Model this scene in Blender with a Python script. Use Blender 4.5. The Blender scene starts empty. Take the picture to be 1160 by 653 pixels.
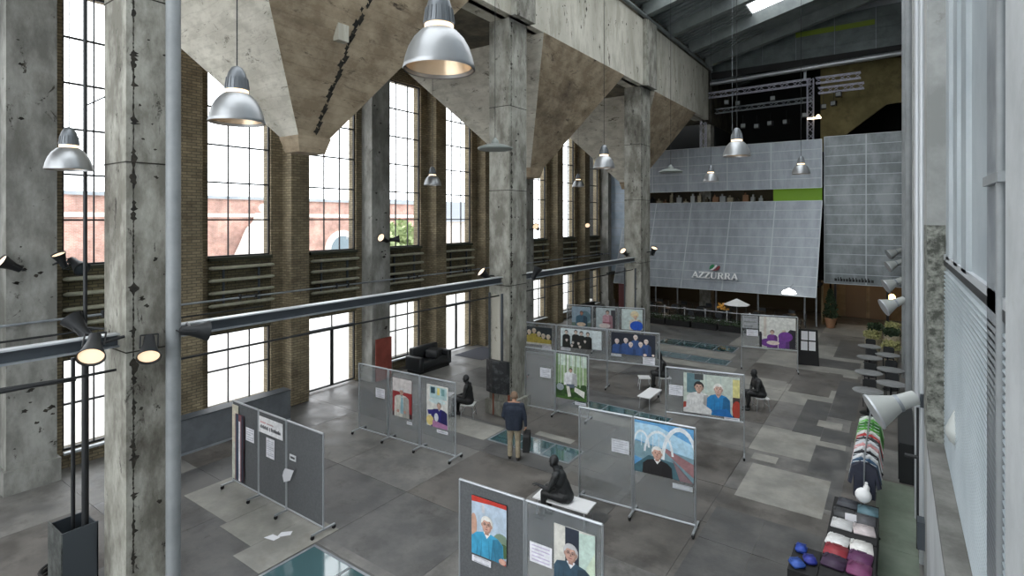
import bpy, bmesh, math, random
from mathutils import Vector, Matrix
random.seed(7)
R = math.radians
scene = bpy.context.scene
COL = scene.collection

# ------------------------------------------------------------------ camera, sky, exposure
YAW = math.atan2(434, 614)
cam_d = bpy.data.cameras.new('camera')
cam = bpy.data.objects.new('camera', cam_d)
COL.objects.link(cam)
cam.location = (0, 0, 6.3)
cam.rotation_euler = (R(90), 0, YAW)
cam_d.sensor_width = 36
cam_d.lens = 614 / 1160 * 36
cam_d.shift_y = -78.5 / 1160
cam_d.clip_start = 0.05
cam_d.clip_end = 500
scene.camera = cam

world = bpy.data.worlds.new('overcast_sky')
scene.world = world
world.use_nodes = True
bg = world.node_tree.nodes['Background']
bg.inputs[0].default_value = (0.93, 0.97, 1.0, 1)
bg.inputs[1].default_value = 2.6
world.cycles.sampling_method = 'AUTOMATIC'

scene.view_settings.view_transform = 'Standard'
scene.view_settings.look = 'None'
scene.view_settings.gamma = 1
scene.view_settings.use_curve_mapping = False
scene.view_settings.exposure = 0.72
scene.cycles.max_bounces = 10
scene.cycles.diffuse_bounces = 6
scene.cycles.transparent_max_bounces = 24
scene.cycles.sample_clamp_indirect = 8
scene.cycles.use_denoising = True

# ------------------------------------------------------------------ materials
def _new(name):
    m = bpy.data.materials.new(name)
    m.use_nodes = True
    nt = m.node_tree
    return m, nt, nt.nodes['Principled BSDF'], nt.nodes['Material Output']

def c4(c):
    return (c[0], c[1], c[2], 1)

def srgb(r, g, b):
    f = lambda v: ((v / 255 + 0.055) / 1.055) ** 2.4 if v > 10 else v / 255 / 12.92
    return (f(r), f(g), f(b))

def plain(name, c, rough=0.6, metal=0.0, emit=None, es=0.0, alpha=None):
    m, nt, b, o = _new(name)
    b.inputs['Base Color'].default_value = c4(c)
    b.inputs['Roughness'].default_value = rough
    b.inputs['Metallic'].default_value = metal
    if emit:
        b.inputs['Emission Color'].default_value = c4(emit)
        b.inputs['Emission Strength'].default_value = es
    return m

def noisy(name, c1, c2, scale=2.0, rough=0.75, metal=0.0, bump=0.15, lo=0.4, hi=0.62,
          stretch=(1, 1, 1), c3=None, s3=0.5, lo3=0.55, hi3=0.7, fine=18.0, spec=0.5, rough2=None, speck=None, board=None):
    """two-tone noise with an optional large stain layer c3, fine bump"""
    m, nt, b, o = _new(name)
    N = nt.nodes.new
    L = nt.links.new
    geo = N('ShaderNodeNewGeometry')
    mp = N('ShaderNodeMapping')
    mp.inputs['Scale'].default_value = stretch
    L(geo.outputs['Position'], mp.inputs['Vector'])
    n1 = N('ShaderNodeTexNoise')
    n1.inputs['Scale'].default_value = scale
    n1.inputs['Detail'].default_value = 8
    n1.inputs['Roughness'].default_value = 0.65
    L(mp.outputs[0], n1.inputs['Vector'])
    r1 = N('ShaderNodeValToRGB')
    r1.color_ramp.elements[0].position = lo
    r1.color_ramp.elements[1].position = hi
    r1.color_ramp.elements[0].color = c4(c1)
    r1.color_ramp.elements[1].color = c4(c2)
    L(n1.outputs['Fac'], r1.inputs[0])
    col = r1.outputs[0]
    if c3:
        n3 = N('ShaderNodeTexNoise')
        n3.inputs['Scale'].default_value = s3
        n3.inputs['Detail'].default_value = 10
        n3.inputs['Roughness'].default_value = 0.7
        L(mp.outputs[0], n3.inputs['Vector'])
        r3 = N('ShaderNodeMapRange')
        r3.inputs['From Min'].default_value = lo3
        r3.inputs['From Max'].default_value = hi3
        L(n3.outputs['Fac'], r3.inputs['Value'])
        mx = N('ShaderNodeMix')
        mx.data_type = 'RGBA'
        L(r3.outputs[0], mx.inputs['Factor'])
        L(col, mx.inputs['A'])
        mx.inputs['B'].default_value = c4(c3)
        col = mx.outputs['Result']
    if speck:                                  # scratches, spalls and grime: (colour, scale, low, high, stretch)
        mp2 = N('ShaderNodeMapping')
        mp2.inputs['Scale'].default_value = speck[4]
        L(geo.outputs['Position'], mp2.inputs['Vector'])
        n4 = N('ShaderNodeTexNoise')
        n4.inputs['Scale'].default_value = speck[1]
        n4.inputs['Detail'].default_value = 12
        n4.inputs['Roughness'].default_value = 0.78
        n4.inputs['Distortion'].default_value = 0.6
        L(mp2.outputs[0], n4.inputs['Vector'])
        r4 = N('ShaderNodeMapRange')
        r4.inputs['From Min'].default_value = speck[2]
        r4.inputs['From Max'].default_value = speck[3]
        L(n4.outputs['Fac'], r4.inputs['Value'])
        mx4 = N('ShaderNodeMix')
        mx4.data_type = 'RGBA'
        L(r4.outputs[0], mx4.inputs['Factor'])
        L(col, mx4.inputs['A'])
        mx4.inputs['B'].default_value = c4(speck[0])
        col = mx4.outputs['Result']
    if board:                                  # lines left by the formwork boards: (lines per metre, strength)
        sp5 = N('ShaderNodeSeparateXYZ')
        L(geo.outputs['Position'], sp5.inputs[0])
        m5 = N('ShaderNodeMath'); m5.operation = 'MULTIPLY'; m5.inputs[1].default_value = board[0]
        L(sp5.outputs[2], m5.inputs[0])
        nz = N('ShaderNodeTexNoise'); nz.inputs['Scale'].default_value = 0.7; nz.inputs['Detail'].default_value = 3
        L(geo.outputs['Position'], nz.inputs['Vector'])
        a5 = N('ShaderNodeMath'); a5.operation = 'ADD'
        L(m5.outputs[0], a5.inputs[0]); L(nz.outputs['Fac'], a5.inputs[1])
        f5 = N('ShaderNodeMath'); f5.operation = 'FRACT'
        L(a5.outputs[0], f5.inputs[0])
        r5 = N('ShaderNodeMapRange')
        r5.inputs['From Min'].default_value = 0.0; r5.inputs['From Max'].default_value = 0.12
        r5.inputs['To Min'].default_value = 1 - board[1]; r5.inputs['To Max'].default_value = 1.0
        L(f5.outputs[0], r5.inputs['Value'])
        mx5 = N('ShaderNodeMix'); mx5.data_type = 'RGBA'; mx5.blend_type = 'MULTIPLY'; mx5.inputs['Factor'].default_value = 1
        L(col, mx5.inputs['A']); L(r5.outputs[0], mx5.inputs['B'])
        col = mx5.outputs['Result']
    L(col, b.inputs['Base Color'])
    b.inputs['Roughness'].default_value = rough
    b.inputs['Metallic'].default_value = metal
    b.inputs['Specular IOR Level'].default_value = spec
    if rough2 is not None:
        mr = N('ShaderNodeMapRange')
        mr.inputs['From Min'].default_value = 0.35
        mr.inputs['From Max'].default_value = 0.65
        mr.inputs['To Min'].default_value = rough
        mr.inputs['To Max'].default_value = rough2
        L(n1.outputs['Fac'], mr.inputs['Value'])
        L(mr.outputs[0], b.inputs['Roughness'])
    if bump:
        n2 = N('ShaderNodeTexNoise')
        n2.inputs['Scale'].default_value = fine
        n2.inputs['Detail'].default_value = 6
        L(mp.outputs[0], n2.inputs['Vector'])
        bp = N('ShaderNodeBump')
        bp.inputs['Strength'].default_value = bump
        bp.inputs['Distance'].default_value = 0.02
        L(n2.outputs['Fac'], bp.inputs['Height'])
        L(bp.outputs[0], b.inputs['Normal'])
    return m

def brickmat(name, c1, c2, mortar):
    m, nt, b, o = _new(name)
    N = nt.nodes.new
    L = nt.links.new
    geo = N('ShaderNodeNewGeometry')
    sp = N('ShaderNodeSeparateXYZ')
    L(geo.outputs['Position'], sp.inputs[0])
    ad = N('ShaderNodeMath')
    L(sp.outputs[0], ad.inputs[0])
    L(sp.outputs[1], ad.inputs[1])
    cb = N('ShaderNodeCombineXYZ')
    L(ad.outputs[0], cb.inputs[0])
    L(sp.outputs[2], cb.inputs[1])
    br = N('ShaderNodeTexBrick')
    br.inputs['Scale'].default_value = 1
    br.inputs['Brick Width'].default_value = 0.25
    br.inputs['Row Height'].default_value = 0.085
    br.inputs['Mortar Size'].default_value = 0.012
    br.inputs['Color1'].default_value = c4(c1)
    br.inputs['Color2'].default_value = c4(c2)
    br.inputs['Mortar'].default_value = c4(mortar)
    L(cb.outputs[0], br.inputs['Vector'])
    n = N('ShaderNodeTexNoise')
    n.inputs['Scale'].default_value = 0.9
    n.inputs['Detail'].default_value = 9
    n.inputs['Roughness'].default_value = 0.7
    L(geo.outputs['Position'], n.inputs['Vector'])
    mr = N('ShaderNodeMapRange')
    mr.inputs['From Min'].default_value = 0.35
    mr.inputs['From Max'].default_value = 0.7
    mr.inputs['To Min'].default_value = 1.15
    mr.inputs['To Max'].default_value = 0.45
    L(n.outputs['Fac'], mr.inputs['Value'])
    mx = N('ShaderNodeMix')
    mx.data_type = 'RGBA'
    mx.blend_type = 'MULTIPLY'
    mx.inputs['Factor'].default_value = 1
    L(br.outputs['Color'], mx.inputs['A'])
    L(mr.outputs[0], mx.inputs['B'])
    L(mx.outputs['Result'], b.inputs['Base Color'])
    b.inputs['Roughness'].default_value = 0.85
    bp = N('ShaderNodeBump')
    bp.inputs['Strength'].default_value = 0.4
    bp.inputs['Distance'].default_value = 0.02
    L(br.outputs['Fac'], bp.inputs['Height'])
    bp.invert = True
    L(bp.outputs[0], b.inputs['Normal'])
    return m

def seethrough(name, c, fac, rough=0.3, gloss=False):
    """fac = share that is opaque"""
    m, nt, b, o = _new(name)
    N = nt.nodes.new
    L = nt.links.new
    b.inputs['Base Color'].default_value = c4(c)
    b.inputs['Roughness'].default_value = rough
    t = N('ShaderNodeBsdfTransparent')
    mx = N('ShaderNodeMixShader')
    mx.inputs[0].default_value = fac
    L(t.outputs[0], mx.inputs[1])
    if gloss:
        g = N('ShaderNodeBsdfGlossy')
        g.inputs['Roughness'].default_value = rough
        g.inputs['Color'].default_value = c4(c)
        L(g.outputs[0], mx.inputs[2])
    else:
        L(b.outputs[0], mx.inputs[2])
    L(mx.outputs[0], o.inputs['Surface'])
    return m

CONC_COL = noisy('column_concrete', srgb(112, 110, 101), srgb(160, 159, 150), 2.4, 0.85, c3=srgb(66, 62, 53), s3=0.9,
                 lo3=0.52, hi3=0.72, stretch=(1, 1, 0.5), bump=0.35, speck=(srgb(44, 40, 34), 3.2, 0.585, 0.635, (1.3, 1.3, 0.55)))
CONC_PIER = noisy('pier_concrete', srgb(114, 114, 109), srgb(154, 154, 149), 1.6, 0.85, c3=srgb(92, 90, 82), s3=0.7,
                  lo3=0.52, hi3=0.72, stretch=(1, 1, 0.5), bump=0.25, speck=(srgb(52, 48, 42), 2.6, 0.60, 0.645, (1, 1, 0.8)))
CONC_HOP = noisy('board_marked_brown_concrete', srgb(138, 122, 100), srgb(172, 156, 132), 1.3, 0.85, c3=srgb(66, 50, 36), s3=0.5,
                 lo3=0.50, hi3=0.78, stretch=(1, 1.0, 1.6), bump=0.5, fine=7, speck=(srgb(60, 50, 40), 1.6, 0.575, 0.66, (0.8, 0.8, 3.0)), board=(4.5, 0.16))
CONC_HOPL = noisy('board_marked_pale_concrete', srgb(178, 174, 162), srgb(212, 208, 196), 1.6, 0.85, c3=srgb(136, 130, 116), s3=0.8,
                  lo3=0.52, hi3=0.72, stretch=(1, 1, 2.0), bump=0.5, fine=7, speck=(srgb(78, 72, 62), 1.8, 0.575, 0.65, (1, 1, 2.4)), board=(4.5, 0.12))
CONC_BEAM = noisy('streaked_concrete', srgb(158, 155, 142), srgb(196, 193, 181), 1.4, 0.85, c3=srgb(112, 107, 94), s3=0.7,
                  lo3=0.52, hi3=0.75, stretch=(1, 1.2, 0.4), bump=0.3, speck=(srgb(62, 56, 46), 2.4, 0.595, 0.65, (1.3, 1.3, 0.5)))
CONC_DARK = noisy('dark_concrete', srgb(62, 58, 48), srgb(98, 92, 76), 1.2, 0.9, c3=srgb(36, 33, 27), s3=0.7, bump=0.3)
ROUGHC = noisy('rough_render', srgb(70, 72, 66), srgb(140, 142, 134), 9.0, 0.95, bump=0.8, fine=14)
PLASTER = noisy('grey_plaster', srgb(132, 134, 132), srgb(160, 162, 160), 0.9, 0.85, c3=srgb(110, 108, 100), s3=0.8, lo3=0.6, hi3=0.66, bump=0.1)
WHITEP = noisy('white_paint_wall', srgb(160, 164, 166), srgb(180, 184, 186), 1.0, 0.6, c3=srgb(150, 150, 146), s3=1.6, lo3=0.62, hi3=0.75, bump=0.05)
BRICK = brickmat('brown_brick', srgb(122, 110, 86), srgb(146, 134, 108), srgb(96, 88, 72))
BRICK_D = brickmat('dark_brick', srgb(86, 80, 58), srgb(104, 96, 70), srgb(60, 56, 44))
REDBRICK = brickmat('red_brick', srgb(196, 146, 132), srgb(208, 160, 146), srgb(204, 182, 172))  # brick paled: haze of the overexposed outdoors put into its colour
STONEW = noisy('white_stone', srgb(226, 222, 214), srgb(240, 238, 232), 1.0, 0.8, bump=0.05)
FLOORS = [
    noisy('floor_dark', srgb(70, 70, 70), srgb(100, 99, 97), 1.3, 0.30, c3=srgb(54, 52, 50), s3=0.7, lo3=0.5, hi3=0.70, bump=0.06, rough2=0.58, speck=(srgb(46, 44, 42), 2.2, 0.60, 0.70, (1, 1, 1))),
    noisy('floor_mid', srgb(94, 93, 91), srgb(124, 122, 118), 1.4, 0.36, c3=srgb(74, 72, 68), s3=0.8, lo3=0.5, hi3=0.70, bump=0.06, rough2=0.64, speck=(srgb(64, 61, 58), 2.2, 0.60, 0.70, (1, 1, 1))),
    noisy('floor_light', srgb(124, 123, 118), srgb(150, 148, 141), 1.3, 0.5, c3=srgb(118, 114, 106), s3=0.9, lo3=0.52, hi3=0.75, bump=0.05, rough2=0.7),
    noisy('floor_brown', srgb(80, 77, 73), srgb(106, 102, 97), 1.3, 0.36, c3=srgb(60, 56, 52), s3=0.9, lo3=0.5, hi3=0.7, bump=0.06, rough2=0.66),
    noisy('floor_green', srgb(100, 112, 98), srgb(118, 128, 114), 1.0, 0.45, c3=srgb(90, 96, 84), s3=1.2, lo3=0.5, hi3=0.7, bump=0.05),
    noisy('floor_plate', srgb(70, 70, 70), srgb(92, 91, 89), 1.4, 0.42, c3=srgb(60, 58, 56), s3=0.9, lo3=0.5, hi3=0.75, bump=0.08, rough2=0.6),
]
STEEL_D = plain('dark_steel', srgb(70, 76, 82), 0.5, 0.3)
STEEL_L = noisy('grey_steel', srgb(128, 134, 140), srgb(158, 164, 168), 1.5, 0.45, metal=0.4, bump=0.02)
STEEL_E = plain('light_steel_edge', srgb(190, 194, 198), 0.4, 0.4)
BLACKM = plain('black_metal', srgb(34, 36, 38), 0.5, 0.2)
BLACK = plain('black', srgb(20, 20, 21), 0.7)
VOID = plain('dark_void_sheet', srgb(22, 24, 24), 0.95)
CHIP = noisy('dark_chipped_edge', srgb(28, 26, 22), srgb(56, 52, 44), 6, 0.95, bump=0.3)
CHROME = plain('brushed_chrome', srgb(196, 200, 204), 0.28, 0.9)
ALU = plain('satin_aluminium', srgb(176, 180, 184), 0.42, 0.7)
PIPE_P = noisy('painted_pipe', srgb(118, 122, 124), srgb(136, 140, 142), 0.8, 0.5, bump=0.02)
RADI = noisy('radiator_paint', srgb(146, 146, 128), srgb(170, 168, 150), 4, 0.6, bump=0.05)
SLATE = plain('dark_recess', srgb(52, 54, 42), 0.9)
GLASS = seethrough('window_glass', (1, 1, 1), 0.06, 0.02, gloss=True)
MESHP = seethrough('perforated_grey_panel', srgb(136, 141, 144), 0.27, 0.5)
PANEL_D = noisy('charcoal_felt_panel', srgb(82, 84, 86), srgb(92, 94, 96), 30, 0.95, bump=0.05)
CLAD = noisy('perforated_cladding', srgb(132, 138, 144), srgb(150, 156, 162), 1.2, 0.42, metal=0.45, stretch=(2.0, 1, 0.5), bump=0.06, fine=5)
CLAD_R = noisy('perforated_cladding_dark', srgb(104, 110, 112), srgb(136, 142, 144), 1.0, 0.40, metal=0.45, stretch=(1.2, 1, 0.6), bump=0.08, fine=4)
CLAD_B = noisy('pale_cladding', srgb(150, 166, 182), srgb(176, 190, 204), 1.0, 0.4, metal=0.3, bump=0.03)
GABLE = noisy('dark_gable_sheet', srgb(92, 100, 100), srgb(112, 120, 120), 1.4, 0.42, metal=0.4, bump=0.03)
SEAM = plain('bright_seam', srgb(168, 174, 178), 0.4, 0.3)
BLUEM = noisy('pale_blue_sheet', srgb(160, 170, 176), srgb(178, 187, 192), 0.7, 0.4, metal=0.25, bump=0.02)
RAFTER = noisy('grey_rafter', srgb(96, 102, 102), srgb(116, 122, 120), 1.0, 0.8, bump=0.1)
ROOFS = noisy('roof_sheet', srgb(104, 112, 112), srgb(124, 130, 130), 1.0, 0.7, bump=0.08)
OLIVE = noisy('olive_wall', srgb(96, 88, 56), srgb(118, 108, 72), 1.0, 0.9, c3=srgb(70, 64, 44), s3=0.8, bump=0.2)
WARM = noisy('warm_wood_wall', srgb(112, 96, 68), srgb(134, 116, 86), 1.5, 0.6, bump=0.05)
LIME = plain('lime_wall_glow', srgb(112, 150, 30), 0.5, emit=srgb(90, 130, 14), es=0.2)  # light falling on the green wall put in as its own glow
LIMED = plain('lime_glazing', srgb(110, 130, 20), 0.5)
GLOW_W = plain('warm_lamp_glow', (1, 0.9, 0.75), 0.4, emit=(1.0, 0.70, 0.40), es=1.3)
GLOW_S = plain('spot_lamp_glow', (1, 0.9, 0.75), 0.4, emit=(1.0, 0.66, 0.38), es=0.5)
GLOW_X = plain('bright_lamp_glow', (1, 1, 1), 0.4, emit=(1.0, 0.97, 0.92), es=6.0)
GLOW_R = plain('added_globe_glow', (1, 0.8, 0.6), 0.4, emit=(1.0, 0.72, 0.42), es=14.0)
GLOW_O = plain('orange_lamp_glow', (1, 0.7, 0.4), 0.4, emit=(1.0, 0.55, 0.18), es=9.0)
SHADE_IN = plain('shade_inside', srgb(214, 190, 160), 0.25, 0.6)
SHADE = plain('brushed_shade', srgb(158, 160, 162), 0.34, 0.75)
CAPM = plain('ribbed_cap_metal', srgb(112, 116, 120), 0.4, 0.7)
ENAMEL = plain('grey_enamel', srgb(118, 124, 120), 0.5)
LAMPW = plain('grey_white_enamel', srgb(170, 174, 172), 0.45)
WHITE = plain('white_laminate', srgb(232, 232, 232), 0.4)
PAPER = plain('paper', srgb(226, 226, 230), 0.8)
INK = plain('ink_grey', srgb(140, 142, 150), 0.8)
INKD = plain('ink_dark', srgb(60, 60, 66), 0.8)
REDP = noisy('red_board', srgb(122, 58, 48), srgb(144, 72, 60), 1.5, 0.7, bump=0.05)
LEATHER = plain('black_leather', srgb(36, 38, 40), 0.42)
BRONZE = noisy('black_patina', srgb(22, 23, 24), srgb(40, 42, 43), 8, 0.5, bump=0.1)
NAVY = noisy('navy_jacket', srgb(30, 38, 52), srgb(40, 48, 62), 9, 0.9, bump=0.2)
KHAKI = noisy('khaki_trousers', srgb(140, 128, 108), srgb(160, 148, 126), 9, 0.9, bump=0.2)
SKIN = plain('skin', srgb(176, 134, 110), 0.55)
HAIR = plain('grey_brown_hair', srgb(120, 98, 80), 0.8)
SHOE = plain('dark_shoes', srgb(36, 32, 30), 0.5)
GREEND = noisy('foliage_dark', srgb(30, 46, 30), srgb(58, 78, 48), 7, 0.8, bump=0.2)
TERRA = plain('terracotta', srgb(150, 112, 84), 0.8)
WICKER = noisy('wicker', srgb(150, 140, 118), srgb(186, 176, 152), 12, 0.9, bump=0.4)
POND = None

def make_pond():
    m, nt, b, o = _new('teal_floor_glass')
    b.inputs['Base Color'].default_value = c4(srgb(62, 92, 96))
    b.inputs['Roughness'].default_value = 0.06
    b.inputs['Specular IOR Level'].default_value = 0.9
    b.inputs['Coat Weight'].default_value = 0.6
    b.inputs['Coat Roughness'].default_value = 0.03
    return m
POND = make_pond()

# ------------------------------------------------------------------ mesh helpers
class MB:
    def __init__(self):
        self.v, self.f, self.m = [], [], []

    def add(self, vs, fs, mi=0, M=None):
        o = len(self.v)
        for p in vs:
            p = Vector(p)
            if M is not None:
                p = M @ p
            self.v.append(tuple(p))
        for f in fs:
            self.f.append(tuple(i + o for i in f))
            self.m.append(mi)
        return self

    def box(self, x0, x1, y0, y1, z0, z1, mi=0, M=None):
        vs = [(x0, y0, z0), (x1, y0, z0), (x1, y1, z0), (x0, y1, z0), (x0, y0, z1), (x1, y0, z1), (x1, y1, z1), (x0, y1, z1)]
        fs = [(0, 3, 2, 1), (4, 5, 6, 7), (0, 1, 5, 4), (1, 2, 6, 5), (2, 3, 7, 6), (3, 0, 4, 7)]
        return self.add(vs, fs, mi, M)

    def tube(self, p0, p1, r, n=10, r1=None, mi=0, M=None):
        p0, p1 = Vector(p0), Vector(p1)
        r1 = r if r1 is None else r1
        d = (p1 - p0).normalized()
        u = d.orthogonal().normalized()
        w = d.cross(u)
        vs = []
        for p, q in ((p0, r), (p1, r1)):
            for i in range(n):
                a = 2 * math.pi * i / n
                vs.append(p + (u * math.cos(a) + w * math.sin(a)) * q)
        fs = [(i, (i + 1) % n, n + (i + 1) % n, n + i) for i in range(n)]
        fs += [tuple(reversed(range(n))), tuple(range(n, 2 * n))]
        return self.add(vs, fs, mi, M)

    def path(self, pts, r, n=8, mi=0):
        for a, b in zip(pts[:-1], pts[1:]):
            self.tube(a, b, r, n, mi=mi)
        return self

    def lathe(self, prof, n=28, mi=0, M=None, cap=True):
        vs, fs = [], []
        for (r, z) in prof:
            for i in range(n):
                a = 2 * math.pi * i / n
                vs.append((r * math.cos(a), r * math.sin(a), z))
        for k in range(len(prof) - 1):
            for i in range(n):
                j = (i + 1) % n
                fs.append((k * n + i, k * n + j, (k + 1) * n + j, (k + 1) * n + i))
        if cap:
            fs.append(tuple(reversed(range(n))))
            fs.append(tuple(range((len(prof) - 1) * n, len(prof) * n)))
        return self.add(vs, fs, mi, M)

    def prism(self, poly, t0, t1, axis='y', mi=0, M=None):
        """poly = 2D points; extruded along axis from t0 to t1. axis y: (x,z); x: (y,z); z: (x,y)"""
        def P(a, b, t):
            return {'y': (a, t, b), 'x': (t, a, b), 'z': (a, b, t)}[axis]
        n = len(poly)
        vs = [P(a, b, t0) for a, b in poly] + [P(a, b, t1) for a, b in poly]
        fs = [tuple(range(n)), tuple(reversed(range(n, 2 * n)))]
        fs += [(i, n + i, n + (i + 1) % n, (i + 1) % n) for i in range(n)]
        return self.add(vs, fs, mi, M)

    def ball(self, c, r, n=12, mi=0, s=(1, 1, 1), M=None):
        c = Vector(c)
        vs, fs = [], []
        k = n // 2
        for i in range(1, k):
            t = math.pi * i / k
            for j in range(n):
                a = 2 * math.pi * j / n
                vs.append(c + Vector((r * s[0] * math.sin(t) * math.cos(a), r * s[1] * math.sin(t) * math.sin(a), r * s[2] * math.cos(t))))
        top = len(vs); vs.append(c + Vector((0, 0, r * s[2])))
        bot = len(vs); vs.append(c - Vector((0, 0, r * s[2])))
        for i in range(k - 2):
            for j in range(n):
                q = (j + 1) % n
                fs.append((i * n + j, (i + 1) * n + j, (i + 1) * n + q, i * n + q))
        for j in range(n):
            q = (j + 1) % n
            fs.append((top, j, q))
            fs.append((bot, (k - 2) * n + q, (k - 2) * n + j))
        return self.add(vs, fs, mi, M)

    def mesh(self, name, mats, smooth=False):
        me = bpy.data.meshes.new(name)
        me.from_pydata(self.v, [], self.f)
        for m in (mats if isinstance(mats, (list, tuple)) else [mats]):
            me.materials.append(m)
        for p, mi in zip(me.polygons, self.m):
            p.material_index = mi
        bm = bmesh.new()
        bm.from_mesh(me)
        bmesh.ops.recalc_face_normals(bm, faces=bm.faces)
        bm.to_mesh(me)
        bm.free()
        if smooth:
            for p in me.polygons:
                p.use_smooth = True
            try:
                me.set_sharp_from_angle(angle=R(40))
            except Exception:
                pass
        return me

CACHE = {}

def link(name, me, parent=None, loc=(0, 0, 0), rz=0):
    o = bpy.data.objects.new(name, me)
    COL.objects.link(o)
    o.location = loc
    o.rotation_euler = (0, 0, rz)
    if parent is not None:
        o.parent = parent
    return o

def part(name, mb, mats, parent=None, smooth=False, loc=(0, 0, 0), rz=0):
    return link(name, mb.mesh(name, mats, smooth), parent, loc, rz)

def cpart(key, name, fn, mats, parent=None, smooth=False, loc=(0, 0, 0), rz=0):
    if key not in CACHE:
        mb = MB()
        fn(mb)
        CACHE[key] = mb.mesh(name, mats, smooth)
    return link(name, CACHE[key], parent, loc, rz)

def tag(o, label, cat, group=None):
    o['label'] = label
    o['category'] = cat
    if group:
        o['group'] = group
    return o

def thing(name, label, cat, loc=(0, 0, 0), rz=0, group=None):
    o = link(name, None, None, loc, rz)
    o.empty_display_size = 0.2
    return tag(o, label, cat, group)

def struct(o):
    o['kind'] = 'structure'
    return o

def stuff(o):
    o['kind'] = 'stuff'
    return o

ORD = ['first', 'second', 'third', 'fourth', 'fifth', 'sixth', 'seventh', 'eighth', 'ninth', 'tenth', 'eleventh', 'twelfth']

# ------------------------------------------------------------------ the hall shell
WX = -17.1            # window plane
Y0, Y1 = -7.0, 45.0
PITCH = 3.517
PIERS = [3.88 + PITCH * k for k in range(-3, 10)]      # every third one is concrete
WINC = [(a + b) / 2 for a, b in zip(PIERS[:-1], PIERS[1:])]
GW = 1.03
UZ0, UZ1, LZ1 = 5.1, 12.1, 2.74

def lower_bottom(k):
    return 0.06 if k in (5, 7) else 0.42

# floor base
fl = MB().box(-17.5, 1.2, Y0, Y1, -0.3, -0.012)
floor = struct(part('floor', fl, FLOORS[0]))

# big concrete slabs of the floor, each its own piece
rnd = random.Random(3)
def slab(x0, x1, y0, y1, mat, z=0.0):
    g = 0.004
    cx, cy = (x0 + x1) / 2, (y0 + y1) / 2
    mb = MB().box(x0 + g - cx, x1 - g - cx, y0 + g - cy, y1 - g - cy, -0.012, z)
    return part('floor_slab', mb, FLOORS[mat], floor, loc=(cx, cy, 0))
GLASSF = [(-9.15, -6.9, 4.5, 6.35), (-9.5, -6.85, 12.2, 13.1), (-9.0, -5.7, 16.15, 16.85), (-9.5, -5.9, 24.25, 25.2), (-9.9, -6.2, 26.7, 28.0)]
xs = [-17.1, -14.4, -11.7, -9.2, -6.8, -5.0, -3.3, -1.1, 0.4]
ys = [-1.0, 2.3, 4.4, 6.6, 8.8, 11.5, 13.3, 15.9, 18.0, 20.6, 23.0, 25.6, 28.4, 31.0, 34.2, 38.0]
for i, (a, b) in enumerate(zip(xs[:-1], xs[1:])):
    for j, (p, q) in enumerate(zip(ys[:-1], ys[1:])):
        if i >= 4:
            mt = rnd.choice([1, 2, 2, 1, 3]) if q > 9 else rnd.choice([0, 1, 0])
        elif i >= 2:
            mt = rnd.choice([0, 0, 3, 1, 0])
        else:
            mt = rnd.choice([0, 1, 1, 3])
        if i in (3, 4) and 18 <= p < 23:
            mt = 3 if p < 20 else 0
        slab(a, b, p, q, mt)
PATCH = [  # x0,x1,y0,y1,material: repairs and plates laid over the slabs
    (-3.19, -2.2, 9.4, 10.9, 5), (-2.2, -1.15, 9.4, 10.9, 5), (-3.19, -2.2, 10.9, 12.3, 5), (-2.2, -1.15, 10.9, 12.3, 5),
    (-3.0, -1.25, 13.0, 15.0, 2), (-2.5, -1.75, 17.9, 21.4, 5), (-1.75, -1.0, 19.9, 24.6, 5), (-1.75, -1.0, 17.6, 18.7, 5),
    (-1.95, -1.3, 18.8, 19.4, 2), (-3.1, -2.5, 15.25, 15.7, 2), (-1.8, -1.0, 13.5, 17.2, 0), (-4.5, -3.3, 13.3, 15.6, 3),
    (-0.4, 0.36, 9.0, 12.6, 4), (-0.35, 0.36, 12.6, 15.8, 4),
    (-13.2, -11.3, 5.75, 6.95, 2), (-11.3, -10.1, 5.6, 6.95, 2), (-10.1, -9.2, 5.25, 6.95, 2), (-9.2, -6.8, 6.4, 6.62, 1),
    (-11.6, -9.55, 12.1, 13.15, 2), (-6.8, -5.9, 12.2, 13.0, 1), (-5.9, -4.6, 7.6, 9.2, 2), (-4.6, -3.3, 7.2, 9.3, 1),
    (-2.9, -1.2, 26.5, 28.0, 5), (-2.3, -0.9, 28.6, 33.0, 5), (-1.7, -1.2, 25.2, 25.7, 2), (-3.9, -2.2, 25.5, 25.9, 2),
    (-6.6, -5.2, 11.3, 11.9, 3), (-6.5, -4.9, 8.4, 10.6, 0), (-9.0, -5.5, 15.3, 15.95, 2), (-5.5, -3.4, 21.9, 23.2, 2),
    (-3.2, -1.9, 22.0, 23.0, 3), (-9.6, -6.0, 25.35, 26.55, 2), (-9.0, -5.4, 23.3, 24.1, 2), (-8.6, -7.4, 13.3, 13.6, 2)]
for k, (a, b, p, q, mt) in enumerate(PATCH):
    slab(a, b, p, q, mt, 0.004 + 0.0004 * (k % 5))
GL_L = ['largest glass floor light, at the bottom edge beside the charcoal notice screen', 'glass floor light at the feet of the standing man with a bag',
        'narrow glass floor strip behind the forest portrait screen', 'long glass floor strip in front of the purple portrait screen',
        'farthest glass floor strip, near the restaurant railing']
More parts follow.
